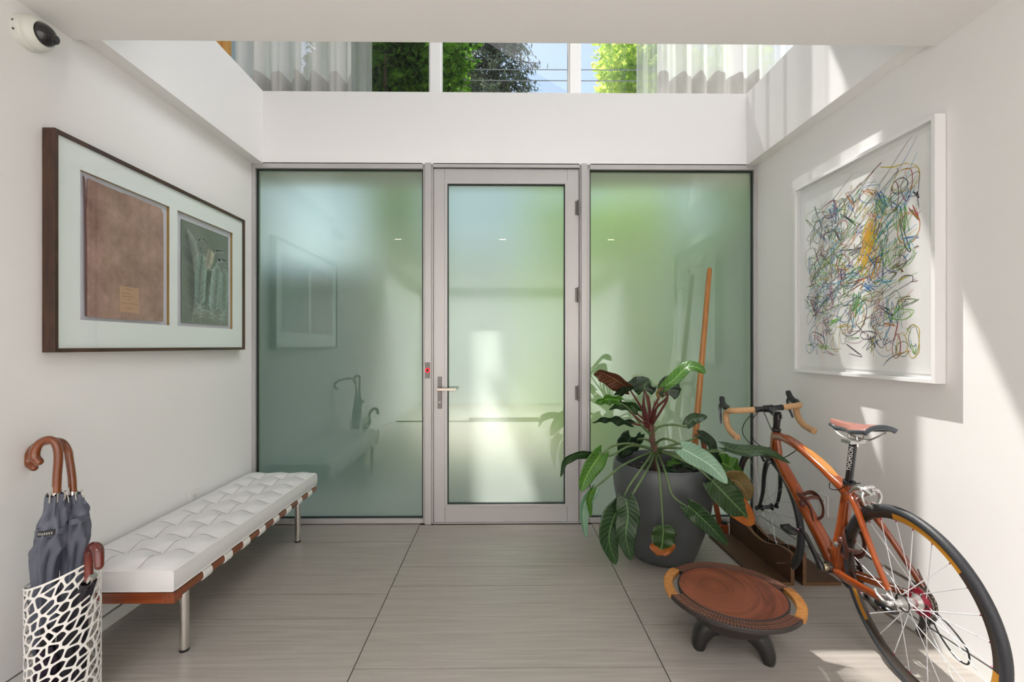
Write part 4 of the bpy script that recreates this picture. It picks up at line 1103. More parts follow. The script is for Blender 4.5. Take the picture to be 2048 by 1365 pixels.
LM = {
 'g': LEAF('leaf_green', '#1d3520', '#32502a', '#5f8450', rough=.30),
 'd': LEAF('leaf_dark', '#182c1c', '#263e26', '#48643e', rough=.36),
 'l': LEAF('leaf_fresh', '#3a6a22', '#5c8a34', '#8fb464', tl=.4),
 'r': LEAF('leaf_red', '#4a2a1c', '#6a3c24', '#8a6a50', tl=.2),
 'b': LEAF('leaf_burnt', '#1f381c', '#345228', '#628650', burn=.19, burnc='#9a4a20'),
 'b2': LEAF('leaf_burnt_more', '#223a1c', '#34521f', '#6a8a50', burn=.27, burnc='#8a4a38'),
 'n': LEAF('leaf_brown', '#6a5a30', '#8a7a4a', '#a08a5a', burn=.10, burnc='#7a4030', tl=.35),
 's': LEAF('leaf_silver_sheen', '#6f9078', '#8fae98', '#b4c8b8', rough=.22, tl=.3),  # silver green; on the rim leaf the pale colour stands in for sun glare
}
pot = TH('potted_plant', 'large philodendron with long drooping leaves in a tall charcoal pot', 'plant', (.972, 2.75, 0))
PX, PY_ = .972, 2.75
pr = [(.150, .0), (.178, .008), (.200, .06), (.235, .16), (.270, .30), (.291, .42), (.297, .50), (.290, .56), (.286, .571), (.278, .574), (.272, .568), (.274, .52), (.272, .47), (0.0, .47)]
B(MB().lathe(pr, 72, ((PX, PY_, 0), (0, 0, 1))), pot, 'pot', P('charcoal_pot', (.075, .083, .086, 1), .38, bump=.03, bscale=90, spec=.5), autosm=60)
so_ = MB().grid(lambda u, v: Vector((PX+.272*u*math.cos(2*PI*v), PY_+.272*u*math.sin(2*PI*v), .492+.012*math.sin(9*v+5*u)*(1-u))), 12, 40, uv=False)
B(so_, pot, 'soil', P('dark_soil', (.022, .016, .012, 1), .95, bump=.9, bscale=60, var=.5, vscale=40))
R = random.Random(3); pb = MB()
for k in range(150):
    a_ = R.random()*6.283; r_ = .26*math.sqrt(R.random()); q_ = R.uniform(.008, .018)
    pb.ball((PX+r_*math.cos(a_), PY_+r_*math.sin(a_), .50), (q_, q_*R.uniform(.6, 1), q_*.6), 7, 4)
B(pb, pot, 'bark_chips', P('dark_chips', (.03, .026, .026, 1), .5, var=.4), kind='stuff')
S0, S1, S2 = at(1313, 950, 2.75), at(1309, 905, 2.75), at(1303, 868, 2.75)
sm = MB(); pts = catmull([at(1316, 985, 2.75), S0, S1, S2, at(1301, 845, 2.75)], 9)
R = random.Random(5)
sm.tube(pts, [.016+.004*R.random() for _ in pts], 12)
for k in range(60):
    i = R.randrange(4, len(pts)-4); a_ = R.random()*6.28; d = Vector((math.cos(a_), math.sin(a_), .4)).normalized()
    sm.tube([pts[i]+d*.014, pts[i]+d*(.026+R.random()*.014)+Vector((0, 0, .012))], [.004, .001], 5)
B(sm, pot, 'stem', P('stem_brown', (.13, .07, .045, 1), .8, bump=.6, bscale=60, var=.4, vscale=30))
PETG = P('petiole_green', (.10, .16, .06, 1), .4, var=.25, vscale=8); PETR = P('petiole_red', (.13, .03, .03, 1), .4, var=.3, vscale=8)
def petiole(pts, r0=.0065, r1=.004, m=None):
    return B(MB().tube(catmull(pts, 7), [r0*1.3, r0, r0, r1], 8), pot, 'petiole', m or PETG)
def leaf(sp, W, roll=0.0, wp=.60, m='g', fold=.25, wave=.10, lobe=.12, blunt=0, seed=0, face=None, name='leaf', label=None):
    A = catmull(sp, 8); n_ = len(A); L_ = sum((A[i+1]-A[i]).length for i in range(n_-1))
    fc = Vector(face) if face is not None else Vector((0, -1, .15))
    R = random.Random(seed*7+3); ph_ = R.uniform(0, 6.28); fr_ = R.uniform(13, 19)
    mb = MB(); nv = 26; nu = 10
    def fn(u, v):
        x = v*(n_-1); i = min(int(x), n_-2); f = x-i
        p_ = A[i]*(1-f)+A[i+1]*f; T = (A[min(i+1, n_-1)]-A[max(i-1, 0)] if i > 0 else A[1]-A[0]).normalized()
        n0 = (fc-T*fc.dot(T)).normalized(); wd = T.cross(n0).normalized()
        cr_, sr_ = math.cos(roll), math.sin(roll)
        w2 = wd*cr_+n0*sr_; n2 = n0*cr_-wd*sr_
        s_ = 2*u-1
        if blunt: w_ = min(1, (v+.02)*7)**.6*min(1, (1.02-v)*5)**.5
        else: w_ = max(0, math.sin(PI*min(1, (v*.965+.035))**.66))**wp
        q = p_+w2*(s_*W*.5*w_)
        q += n2*(fold*abs(s_)**1.3*W*.5*w_+wave*W*.5*abs(s_)*math.sin(fr_*v+ph_+(1.3 if s_ > 0 else 0))*w_)
        q -= T*(lobe*L_*abs(s_)**1.6*(1-v)**7)
        if blunt: q += T*(.05*L_*abs(s_)*math.sin(7*s_+ph_)*v**3)
        return q
    mb.grid(fn, nu, nv)
    return B(mb, pot, name, LM[m], autosm=0, solid=.0008, label=label)
def LF(pet, sp, W, Y, m='g', pm=None, dyt=0.0, dyb=0.0, **k):
    """pet: points of the stalk, sp: points of the blade, both measured; Y depth of the blade base."""
    n_ = len(pet)
    if pet:
        petiole([at(q_[0], q_[1], q_[2] if len(q_) > 2 else 2.75+(Y-2.75)*(i/(n_-1))**.6) for i, q_ in enumerate(pet)], m=pm)
    q = len(sp)
    leaf([at(px_, py_, Y+dyt*i/(q-1)) for i, (px_, py_) in enumerate(sp)], W*Y/910, m=m, **k)
LF([(1300, 852), (1282, 815), (1258, 777)], [(1258, 777), (1232, 760), (1203, 746), (1187, 749)], 42, 2.68, 'r', PETR, roll=.95, seed=1, fold=.4, label='reddish brown backlit leaf')
LF([(1244, 812), (1241, 802), (1238, 792)], [(1238, 792), (1262, 775), (1282, 762), (1300, 759)], 34, 2.66, 'd', PETR, roll=1.1, seed=2, fold=.3)
LF([(1299, 852), (1297, 815), (1290, 780)], [(1290, 782), (1290, 770), (1300, 762)], 46, 2.72, 'g', PETR, roll=.2, seed=3, lobe=.35, fold=.2)
LF([(1302, 850), (1298, 800), (1288, 783)], [(1289, 840), (1287, 815), (1288, 782)], 7, 2.74, 'r', PETR, roll=.2, seed=33)
LF([(1303, 850), (1312, 818), (1333, 797), (1337, 780)], [(1337, 790), (1340, 770), (1352, 752)], 46, 2.44, 'd', PETR, roll=.1, seed=4, fold=.1, lobe=.2)
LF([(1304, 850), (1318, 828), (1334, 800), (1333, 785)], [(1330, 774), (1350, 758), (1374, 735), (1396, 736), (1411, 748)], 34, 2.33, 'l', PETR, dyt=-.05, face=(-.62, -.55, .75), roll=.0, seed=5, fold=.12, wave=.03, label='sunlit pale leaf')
LF([(1302, 846), (1306, 820), (1318, 795), (1322, 785)], [(1326, 780), (1318, 788), (1314, 795)], 20, 2.44, 'n', PETR, roll=.3, seed=34)
LF([(1304, 873), (1280, 848), (1258, 818), (1240, 806)], [(1240, 802), (1222, 798), (1205, 801), (1190, 806)], 26, 2.62, 'l', roll=.75, seed=6, wave=.3)
LF([(1296, 852), (1286, 838), (1274, 828)], [(1276, 822), (1260, 812), (1238, 810), (1217, 820)], 26, 2.66, 'g', PETR, roll=.8, seed=7, wave=.2)
LF([(1299, 855), (1280, 842), (1262, 826)], [(1262, 846), (1240, 841), (1212, 838), (1184, 846)], 24, 2.64, 'd', PETR, roll=.95, seed=8, wave=.3)
petiole([at(1300, 858, 2.75), at(1284, 852, 2.7), at(1262, 847, 2.64)], m=PETR)
LF([(1306, 866), (1318, 854), (1346, 850), (1372, 854), (1386, 850)], [(1374, 851), (1385, 840), (1400, 836), (1415, 834)], 24, 2.72, 'g', roll=.5, seed=9, fold=.2)
LF([(1302, 882), (1280, 878), (1266, 886)], [(1262, 874), (1252, 892), (1242, 918)], 46, 2.86, 'd', roll=.2, seed=10, fold=.15, lobe=.2)
LF([(1302, 884), (1288, 878), (1278, 880)], [(1282, 869), (1274, 885), (1272, 905)], 20, 2.84, 'd', roll=.4, seed=11)
LF([(1304, 898), (1260, 888), (1228, 892), (1204, 908)], [(1180, 908), (1150, 910), (1128, 925), (1121, 955)], 24, 2.56, 'g', dyt=-.05, roll=.75, seed=12, fold=.35)
petiole([at(1304, 898, 2.75), at(1262, 892, 2.66), at(1222, 912, 2.60), at(1204, 907, 2.56), at(1180, 909, 2.56)])
LF([], [(1204, 905), (1190, 925), (1172, 955), (1162, 985)], 40, 2.56, 'l', dyt=-.06, roll=.25, seed=13, fold=.15, wave=.08)
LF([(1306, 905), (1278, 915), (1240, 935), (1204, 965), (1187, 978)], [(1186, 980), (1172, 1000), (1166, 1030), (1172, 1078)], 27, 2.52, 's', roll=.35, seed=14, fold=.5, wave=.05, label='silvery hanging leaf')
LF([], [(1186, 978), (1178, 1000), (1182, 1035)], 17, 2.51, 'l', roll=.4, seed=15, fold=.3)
LF([(1306, 904), (1296, 920, 2.60), (1280, 942, 2.46), (1258, 974, 2.42), (1239, 1014)], [(1240, 1012), (1226, 1040), (1218, 1080), (1232, 1131)], 52, 2.42, 'g', roll=.1, seed=16, fold=.15, wave=.06)
LF([(1308, 906), (1302, 925, 2.60), (1290, 948, 2.44), (1272, 978, 2.40), (1256, 1004)], [(1252, 998), (1256, 1030), (1252, 1075), (1262, 1122)], 47, 2.38, 'g', roll=-.3, seed=17, fold=.2, wave=.10, label='drooping leaf with a wavy edge')
LF([], [(1236, 1008), (1228, 1012), (1218, 1020)], 22, 2.42, 'd', roll=.5, seed=18)
LF([(1312, 908), (1314, 926, 2.60), (1318, 944, 2.43), (1323, 1000, 2.41), (1326, 1055)], [(1327, 1052), (1326, 1070), (1324, 1090), (1321, 1112)], 50, 2.40, 'b2', roll=.1, seed=19, fold=.15, blunt=1, lobe=.05, wave=.14, label='blunt leaf with brown scorched corners')
LF([(1314, 904), (1322, 922, 2.60), (1331, 946, 2.43), (1346, 992, 2.40), (1376, 1016)], [(1376, 1012), (1396, 1030), (1422, 1055), (1456, 1092)], 40, 2.32, 'g', dyt=.02, roll=-.25, seed=20, fold=.2, wave=.12)
LF([(1318, 903), (1350, 915), (1392, 935), (1424, 962)], [(1424, 962), (1446, 985), (1475, 1015), (1508, 1050)], 58, 2.40, 'b', wp=.40, roll=.15, seed=21, fold=.12, wave=.06, label='large leaf with an orange scorched tip')
LF([(1318, 905), (1360, 915), (1420, 940), (1448, 956)], [(1452, 962), (1470, 962), (1488, 980), (1498, 1003)], 46, 2.48, 'n', roll=-.2, seed=22, fold=.25, label='yellow brown ageing leaf')
LF([(1318, 903), (1360, 910), (1410, 925), (1440, 930)], [(1444, 926), (1458, 934), (1470, 942), (1484, 962)], 42, 2.60, 'l', roll=.3, seed=23, fold=.3, wave=.3, lobe=.3)
LF([(1318, 898), (1336, 896), (1352, 896), (1366, 899)], [(1364, 898), (1390, 912), (1425, 935), (1455, 968)], 44, 2.20, 's', dyt=-.08, face=(-.6, -.6, .85), seed=24, fold=.12, wave=.06, label='leaf draped over the pot rim with its sheen painted pale')
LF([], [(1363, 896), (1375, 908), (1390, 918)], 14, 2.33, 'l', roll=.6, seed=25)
LF([(1312, 903), (1340, 892), (1372, 884), (1398, 872)], [(1398, 872), (1414, 882), (1428, 905), (1446, 938)], 26, 2.66, 'd', roll=.4, seed=26, fold=.4, wave=.12)
LF([(1310, 888), (1330, 878), (1365, 890), (1405, 903), (1452, 903)], [(1450, 895), (1485, 904), (1530, 904), (1582, 928)], 26, 2.32, 'g', dyt=-.05, roll=.55, seed=27, fold=.3, wave=.10)
petiole([at(1318, 896, 2.75), at(1360, 897, 2.7), at(1400, 900, 2.66), at(1436, 900, 2.64)])
LF([], [(1418, 915), (1428, 912), (1440, 925)], 24, 2.7, 'g', roll=.3, seed=28, lobe=.2)
LF([], [(1420, 950), (1424, 965), (1432, 975)], 20, 2.5, 'g', roll=.3, seed=29)
for k, (px_, py_) in enumerate([(1352, 930), (1370, 922), (1388, 932), (1345, 918), (1362, 938), (1335, 932), (1378, 940), (1400, 940), (1333, 945)]):
    c_ = at(px_, py_, 2.70); R = random.Random(k); a_ = R.uniform(-1, 1)
    leaf([c_, c_+Vector((.03*math.cos(a_), -.01, .02)), c_+Vector((.075*math.cos(a_), -.02, .015+.02*math.sin(a_)))], .042, roll=.9, m='l' if k % 2 else 'g', seed=k+50, lobe=.05)
for (a_, b__) in (((1303, 850), (1309, 802)), ((1306, 848), (1316, 805)), ((1298, 850), (1287, 800))):
    B(MB().tube(catmull([at(*a_, 2.74), at((a_[0]+b__[0])/2, (a_[1]+b__[1])/2, 2.73), at(*b__, 2.72)], 5), [.009, .006, .002], 8), pot, 'sheath', PETR)

# ================================================================ WOODEN EASEL
es = TH('wooden_easel', 'tall thin wooden easel mast leaning behind the plant by the glass', 'easel', (1.33, 3.05, 0))
M['pine'] = WOOD('honey_pine', '#9a6026', '#c08440', .35, 16, (1, 1, .12), .3)
M['redw'] = WOOD('red_brown_wood', '#6a2e12', '#8e4a22', .4, 16, (1, 1, .12), .3)
t0, t1 = at(1419, 536, 3.13), at(1386, 930, 3.09); t2 = t1+(t1-t0)*.42; t2.z = .03
ms_ = MB(); d_ = (t0-t1).normalized()
ms_.tube([t2, t1, t0-d_*.03, t0-d_*.006, t0], [(.022, .020), (.022, .020), (.016, .015), (.015, .013), (.009, .008)], 16, p=3.2, ref=(0, -1, 0))
B(ms_, es, 'mast', M['pine'], autosm=40)
l0, l1 = at(1402, 862, 3.10), at(1440, 1052, 3.08)
B(MB().tube([l0, l1], (.014, .016), 12, p=3.5, ref=(0, -1, 0)), es, 'front_leg', M['redw'])
B(MB().obox(at(1397, 873, 3.05), (.030, 0, -.004), (0, .015, 0), (.001, 0, .012)), es, 'cross_block', M['redw'], smooth=False, bevel=.002)
fb_ = at(1446, 1064, 3.09); fb_.z = .03
B(MB().obox(fb_+Vector((-.01, 0, 0)), (.028, 0, 0), (0, .045, 0), (0, 0, .030)), es, 'foot_block', M['redw'], smooth=False, bevel=.003)
B(MB().lathe([(.020, 0), (.022, .008), (.016, .018), (0, .020)], 20, (tuple(fb_+Vector((-.002, -.02, .030))), (0, 0, 1))), es, 'rubber_knob', M['black'])
lo_ = Vector((1.12, 3.08, .03))
B(MB().obox(lo_, (.22, -.0, 0), (.001, .014, 0), (0, 0, .022)), es, 'ground_bar', M['redw'], smooth=False, bevel=.003)

# ================================================================ CARVED BOWL
bc = Vector((.957, 1.893, 0)); BH = .238
bw = TH('carved_bowl', 'low carved wooden footed bowl with dark patterned rim and two light handles', 'bowl', bc)
m, t, o = mat('bowl_interior'); M['bowlin'] = m
b = t.nodes.new('ShaderNodeBsdfPrincipled'); t.links.new(b.outputs[0], o.inputs[0])
tc = t.nodes.new('ShaderNodeTexCoord'); mp = t.nodes.new('ShaderNodeMapping'); mp.inputs['Scale'].default_value = (1, 2.2, 5); mp.inputs['Rotation'].default_value = (0, 0, .5); t.links.new(tc.outputs['Object'], mp.inputs[0])
sx_ = t.nodes.new('ShaderNodeVectorMath'); sx_.operation = 'MULTIPLY_ADD'; sx_.inputs[1].default_value = (1, .75, 0); sx_.inputs[2].default_value = (.05, -.03, 0); t.links.new(tc.outputs['Object'], sx_.inputs[0])
ln_ = t.nodes.new('ShaderNodeVectorMath'); ln_.operation = 'LENGTH'; t.links.new(sx_.outputs[0], ln_.inputs[0])
cb_ = t.nodes.new('ShaderNodeCombineXYZ'); ml_ = t.nodes.new('ShaderNodeMath'); ml_.operation = 'MULTIPLY'; ml_.inputs[1].default_value = 16; t.links.new(ln_.outputs['Value'], ml_.inputs[0]); t.links.new(ml_.outputs[0], cb_.inputs[0])
ad_ = t.nodes.new('ShaderNodeVectorMath'); ad_.operation = 'ADD'; t.links.new(cb_.outputs[0], ad_.inputs[0]); t.links.new(mp.outputs[0], ad_.inputs[1])
wn_ = N(t, 'ShaderNodeTexNoise', Scale=3.0, Detail=7, Distortion=.6); t.links.new(ad_.outputs[0], wn_.inputs['Vector'])
cr = t.nodes.new('ShaderNodeValToRGB'); cr.color_ramp.elements[0].position = .3; cr.color_ramp.elements[0].color = rgb('#5c2a1c'); cr.color_ramp.elements[1].position = .72; cr.color_ramp.elements[1].color = rgb('#8e4e38')
t.links.new(wn_.outputs[0], cr.inputs[0]); t.links.new(cr.outputs[0], b.inputs['Base Color']); b.inputs['Roughness'].default_value = .36; b.inputs['Coat Weight'].default_value = .35; b.inputs['Coat Roughness'].default_value = .25
M['ebony'] = P('black_lacquered_wood', (.014, .013, .012, 1), .28, bump=.05, bscale=30)
M['ebony2'] = P('dark_carved_wood', (.022, .016, .014, 1), .5, bump=.3, bscale=50)
M['tri'] = P('carved_red_wood', (.21, .085, .055, 1), .45, var=.2, vscale=30)
ri_, ro_ = .205, .262
prin = [(ri_, BH+.004), (ri_-.004, BH+.000), (.190, BH-.030), (.165, BH-.066), (.13, BH-.096), (.09, BH-.116), (.045, BH-.127), (0.0, BH-.130)]
B(MB().lathe(prin, 72, (tuple(bc), (0, 0, 1))), bw, 'dish', M['bowlin'], autosm=60)
prout = [(0, .088), (.06, .092), (.10, .102), (.15, .132), (.19, .178), (ri_+.004, BH-.016), (ri_+.006, BH-.002), (ri_+.006, BH+.004), (ri_, BH+.006), (ri_-.001, BH+.003)]
B(MB().lathe(prout, 72, (tuple(bc), (0, 0, 1)), caps=False), bw, 'body', M['ebony2'], autosm=50)
hd = math.radians(157.5); half = math.radians(27)
def ringseg(a0, a1, r0, r1, z0, z1, n_, mb, rnd=False):
    vs = []
    for i in range(n_+1):
        a_ = a0+(a1-a0)*i/n_; c_, s_ = math.cos(a_), math.sin(a_)
        for r_, z in ((r0, z0), (r1, z0+.004), (r1, z1-.003), (r1-.003, z1), (r0+.002, z1), (r0, z1-.002)):
            vs.append((bc.x+r_*c_, bc.y+r_*s_, z))
    k = 6
    fs = [(i*k+j, i*k+(j+1) % k, (i+1)*k+(j+1) % k, (i+1)*k+j) for i in range(n_) for j in range(k)]
    fs += [tuple(range(k-1, -1, -1)), tuple(n_*k+j for j in range(k))]
    mb.add(vs, fs)
for (s0, s1) in ((hd+half, hd+PI-half), (hd+PI+half, hd+2*PI-half)):
    mb = MB(); ringseg(s0, s1, ri_+.004, ro_, BH-.018, BH+.002, 48, mb); B(mb, bw, 'rim', M['ebony2'], autosm=40)
    # carved saw-tooth bands standing proud of the rim
    cv = MB(); nt_ = 46
    for (r_a, r_b, fl_) in ((.2125, .2215, 0), (.2225, .2300, 1), (.2400, .2480, 0), (.2490, .2575, 1)):
        for i in range(nt_):
            a_ = s0+(s1-s0)*(i+.08)/nt_; b__ = s0+(s1-s0)*(i+.92)/nt_; mmid = (a_+b__)/2
            ra, rb = (r_a, r_b) if not fl_ else (r_a, r_b)
            p3 = [(ra, a_), (ra, b__), (rb, mmid)] if not fl_ else [(rb, mmid-.0), (ra, b__), (ra, a_)]
            if r_a > .248: p3 = [(ra, a_), (rb, mmid), (ra, b__)]
            tri = [(bc.x+r_*math.cos(q_), bc.y+r_*math.sin(q_), BH+.0018) for r_, q_ in p3]
            cv.prism(tri, (0, 0, .0016))
    for rr2 in (.2318, .2345, .2372):
        n2_ = 120
        for i in range(n2_):
            a_ = s0+(s1-s0)*i/n2_; b__ = s0+(s1-s0)*(i+.55)/n2_
            cv.prism([(bc.x+r_*math.cos(q_), bc.y+r_*math.sin(q_), BH+.0018) for r_, q_ in ((rr2, a_), (rr2, b__), (rr2+.0015, b__), (rr2+.0015, a_))], (0, 0, .0008))
    B(cv, bw, 'carved_bands', M['tri'], smooth=False, kind='stuff')
M['ltw'] = WOOD('pale_handle_wood', '#9a602c', '#bd8648', .45, 26, (1, 1, 1), .15, dist=5)
for k in (0, 1):
    a_ = hd+k*PI
    mb = MB(); ringseg(a_-half, a_+half, ri_+.026, ro_+.006, BH-.016, BH+.006, 28, mb); B(mb, bw, 'handle', M['ltw'], autosm=40)
tc_ = MB()          # carved triangles round the outer body
for i in range(20):
    for (z0, z1, o_) in ((.128, .168, 0), (.168, .128, .5)):
        a_ = 2*PI*(i+o_)/20; w2_ = .13
        def rz(z): return .118+(z-.12)*1.02
        tri = [(rz(z)+.0015, q_, z) for z, q_ in ((z0, a_-w2_*.5), (z0, a_+w2_*.5), (z1, a_))]
        tc_.prism([(bc.x+r_*math.cos(q_), bc.y+r_*math.sin(q_), z) for r_, q_, z in tri], (.0015*math.cos(a_), .0015*math.sin(a_), -.001))
B(tc_, bw, 'carved_triangles', M['tri'], smooth=False)
for (fx, fy) in ((.828, 1.905), (1.062, 1.812), (1.02, 2.055)):
    f3 = Vector((fx, fy, 0)); dv = (f3-bc).normalized()
    pts = [bc+dv*.035+Vector((0, 0, .118)), bc+dv*.085+Vector((0, 0, .100)), bc+dv*.115+Vector((0, 0, .068)), Vector((fx, fy, .034)), Vector((fx, fy, .012))+dv*.004, Vector((fx, fy, .0005))+dv*.004]
    B(MB().tube(catmull(pts, 6), [(.042, .050), (.040, .046), (.034, .040), (.028, .035), (.026, .033), (.022, .030)], 18, p=2.6, ref=tuple(dv+Vector((0, 0, .6)))), bw, 'leg', M['ebony'], autosm=60)
# ================================================================ BICYCLE  (local frame: x to the right of the bike, y forward, z up)
bk = thing('bicycle', 'wooden framed road bicycle with cork handlebar tape standing along the right wall', 'bicycle', (1.514, 1.634, 0), (0, -.090, -.0420))
WB = .975; RW = .338
M['frame'] = WOOD('mahogany_frame', '#6e2a0c', '#a4501f', .16, 22, (1, .12, .12), .9, bump=.02)
M['frame2'] = WOOD('light_wood_inlay', '#a06024', '#c98f4c', .18, 22, (1, .12, .12), .8, bump=.02)
M['rimm'] = P('dark_rim', (.032, .022, .016, 1), .3, spec=.6)
M['brake'] = P('rim_brake_track', (.10, .085, .075, 1), .35, metal=.6)
M['orange'] = P('orange_decal', (.50, .22, .02, 1), .4)
M['spoke'] = P('silver_spoke', (.70, .70, .72, 1), .5, metal=.2)
M['spokeb'] = P('grey_spoke', (.45, .46, .48, 1), .3, metal=.8)
M['alu3'] = P('polished_alloy', (.72, .71, .70, 1), .25, metal=.9)
M['cork'] = P('cork_tape', (.50, .30, .15, 1), .8, bump=.4, bscale=150, var=.18, vscale=60)
M['redc'] = P('red_anodised', (.36, .02, .045, 1), .35, metal=.5)
M['carbon'] = P('black_carbon', (.014, .014, .016, 1), .22, coat=.4)
M['chain'] = P('chain_steel', (.32, .28, .24, 1), .35, metal=.9)
M['brownl'] = P('brown_leather', (.085, .028, .018, 1), .35, bump=.1, bscale=100)
M['sadl'] = P('saddle_leather', (.30, .125, .10, 1), .42, bump=.08, bscale=200)
M['cable'] = P('cable_housing', (.012, .012, .012, 1), .35)
R = random.Random(9)
def wheel(y, name, label, silver, nsp, rimd):
    w_ = bpy.data.objects.new(name, bpy.data.meshes.new(name)); 
    # tyre is the part's own mesh
    bpy.data.objects.remove(w_)
    tb = MB(); n_ = 96; k = 14
    vs = []
    for i in range(n_):
        a_ = 2*PI*i/n_
        for j in range(k):
            b_ = 2*PI*j/k
            r_ = RW-.0145+.0155*math.cos(b_); x = .0152*math.sin(b_)
            vs.append((x, y+r_*math.cos(a_), RW+r_*math.sin(a_)))
    tb.add(vs, [(i*k+j, ((i+1) % n_)*k+j, ((i+1) % n_)*k+(j+1) % k, i*k+(j+1) % k) for i in range(n_) for j in range(k)])
    ty = tb.build(name, M['rubber'], bk, label=label)
    # tread grooves near the shoulders
    tg = MB()
    for i in range(120):
        a_ = 2*PI*i/120
        for sgn in (-1, 1):
            for (q0, q1) in ((.75, 1.15),):
                P_ = []
                for (bb, da) in ((q0, 0), (q1, .022), (q1, .026), (q0, .004)):
                    r_ = RW-.0145+.0157*math.cos(bb); P_.append((sgn*.0154*math.sin(bb), y+r_*math.cos(a_+da), RW+r_*math.sin(a_+da)))
                tg.add(P_, [(0, 1, 2, 3) if sgn > 0 else (3, 2, 1, 0)])
    tg.build('tread_grooves', M['black'], ty, smooth=False, kind='stuff')
    r0, r1 = RW-.024, RW-.024-rimd
    sec = [(.0095, r0), (.0100, r0-.010), (.0080, r1+.004), (.004, r1), (-.004, r1), (-.0080, r1+.004), (-.0100, r0-.010), (-.0095, r0)]
    rb = MB(); vs = []; k = len(sec)
    for i in range(n_):
        a_ = 2*PI*i/n_
        for x, r_ in sec: vs.append((x, y+r_*math.cos(a_), RW+r_*math.sin(a_)))
    for i in range(n_):
        deg = 360*i/n_
        for j in range(k-1):
            mi = 1 if j in (0, 6) else 0
            if silver and j in (1, 5, 0, 6) and ((82 < deg < 132) or (318 < deg < 346) or (186 < deg < 206)): mi = 2
            rb.f.append((i*k+j, i*k+j+1, ((i+1) % n_)*k+j+1, ((i+1) % n_)*k+j)); rb.m.append(mi); rb.c.append(None)
    rb.v += [Vector(v) for v in vs]
    rim_ = rb.build('rim', [M['rimm'], M['brake'], M['orange']], ty)
    sp_ = MB(); nip = MB()
    for i in range(nsp):
        a_ = 2*PI*(i+.5)/nsp; side = 1 if i % 2 else -1
        off = (1 if (i//2) % 2 else -1)*.95
        hr_ = .024 if not (side > 0 and silver) else .026
        hx_ = .030*side if silver else .027*side
        p0 = Vector((hx_, y+hr_*math.cos(a_+off), RW+hr_*math.sin(a_+off)))
        p1 = Vector((0, y+(r1+.001)*math.cos(a_), RW+(r1+.001)*math.sin(a_)))
        wd_ = (.0011, .0019) if silver else (.0008, .0011)
        sp_.tube([p0, p1], wd_, 5, ref=(1, 0, 0))
        nip.tube([p1, p1+(p0-p1).normalized()*.010], .0022, 6)
    sp_.build('spokes', M['spoke'] if silver else M['spokeb'], ty, kind='stuff')
    nip.build('nipples', M['redc'], ty)
    hb = MB()
    if silver:
        hb.lathe([(.012, -.062), (.012, -.052), (.014, -.040), (.028, -.031), (.028, -.027), (.017, -.020), (.016, .012), (.027, .022), (.027, .026), (.015, .030), (.013, .062)], 28, ((0, y, RW), (1, 0, 0)))
    else:
        hb.lathe([(.009, -.050), (.010, -.040), (.020, -.030), (.020, -.026), (.011, -.018), (.011, .018), (.020, .026), (.020, .030), (.010, .040), (.009, .050)], 24, ((0, y, RW), (1, 0, 0)))
    hb.build('hub', M['alu3'] if silver else M['carbon'], ty)
    return ty
rw = wheel(0, 'rear_wheel', 'rear wheel with silver bladed spokes', True, 24, .026)
fw = wheel(WB, 'front_wheel', 'front wheel with thin spokes', False, 22, .020)
(MB().lathe([(.0295, -.034), (.0295, -.028), (.026, -.027)], 24, ((0, 0, RW), (1, 0, 0)), caps=False)).build('hub_flange', M['black'], rw)
# cassette
cs = MB()
for i, (r_, x_) in enumerate(((.052, .030), (.048, .0335), (.044, .037), (.040, .0405), (.036, .044), (.032, .0475), (.029, .051), (.026, .0545))):
    nt_ = int(r_*2*PI/.0127); vs = []
    for k in range(nt_*4):
        a_ = 2*PI*k/(nt_*4); rr2 = r_+(.0035 if k % 4 in (1, 2) else -.001); vs.append((x_, rr2*math.cos(a_), RW+rr2*math.sin(a_)))
    cs.prism(vs, (.0018, 0, 0), 1 if i < 1 else 0)
cs.build('cassette', [M['chain'], M['chain']], rw, smooth=False)
sp2 = MB()
for k in range(5):
    a_ = 2*PI*k/5
    d = Vector((0, math.cos(a_), math.sin(a_))); e_ = Vector((0, -math.sin(a_), math.cos(a_))); c_ = Vector((.0285, 0, RW))
    sp2.prism([c_+d*.018-e_*.010, c_+d*.018+e_*.010, c_+d*.046+e_*.020, c_+d*.046-e_*.020], (-.0016, 0, 0))
n_ = 40
vs = []
for i in range(n_):
    a_ = 2*PI*i/n_
    for r_ in (.040, .050):
        for x in (.0265, .029): vs.append((x, r_*math.cos(a_), RW+r_*math.sin(a_)))
sp2.add(vs, [(i*4+a, i*4+b_, ((i+1) % n_)*4+b_, ((i+1) % n_)*4+a) for i in range(n_) for a, b_ in ((0, 1), (1, 3), (3, 2), (2, 0))])
sp2.build('cassette_spider', M['redc'], rw, smooth=False, label='dark red cassette carrier')
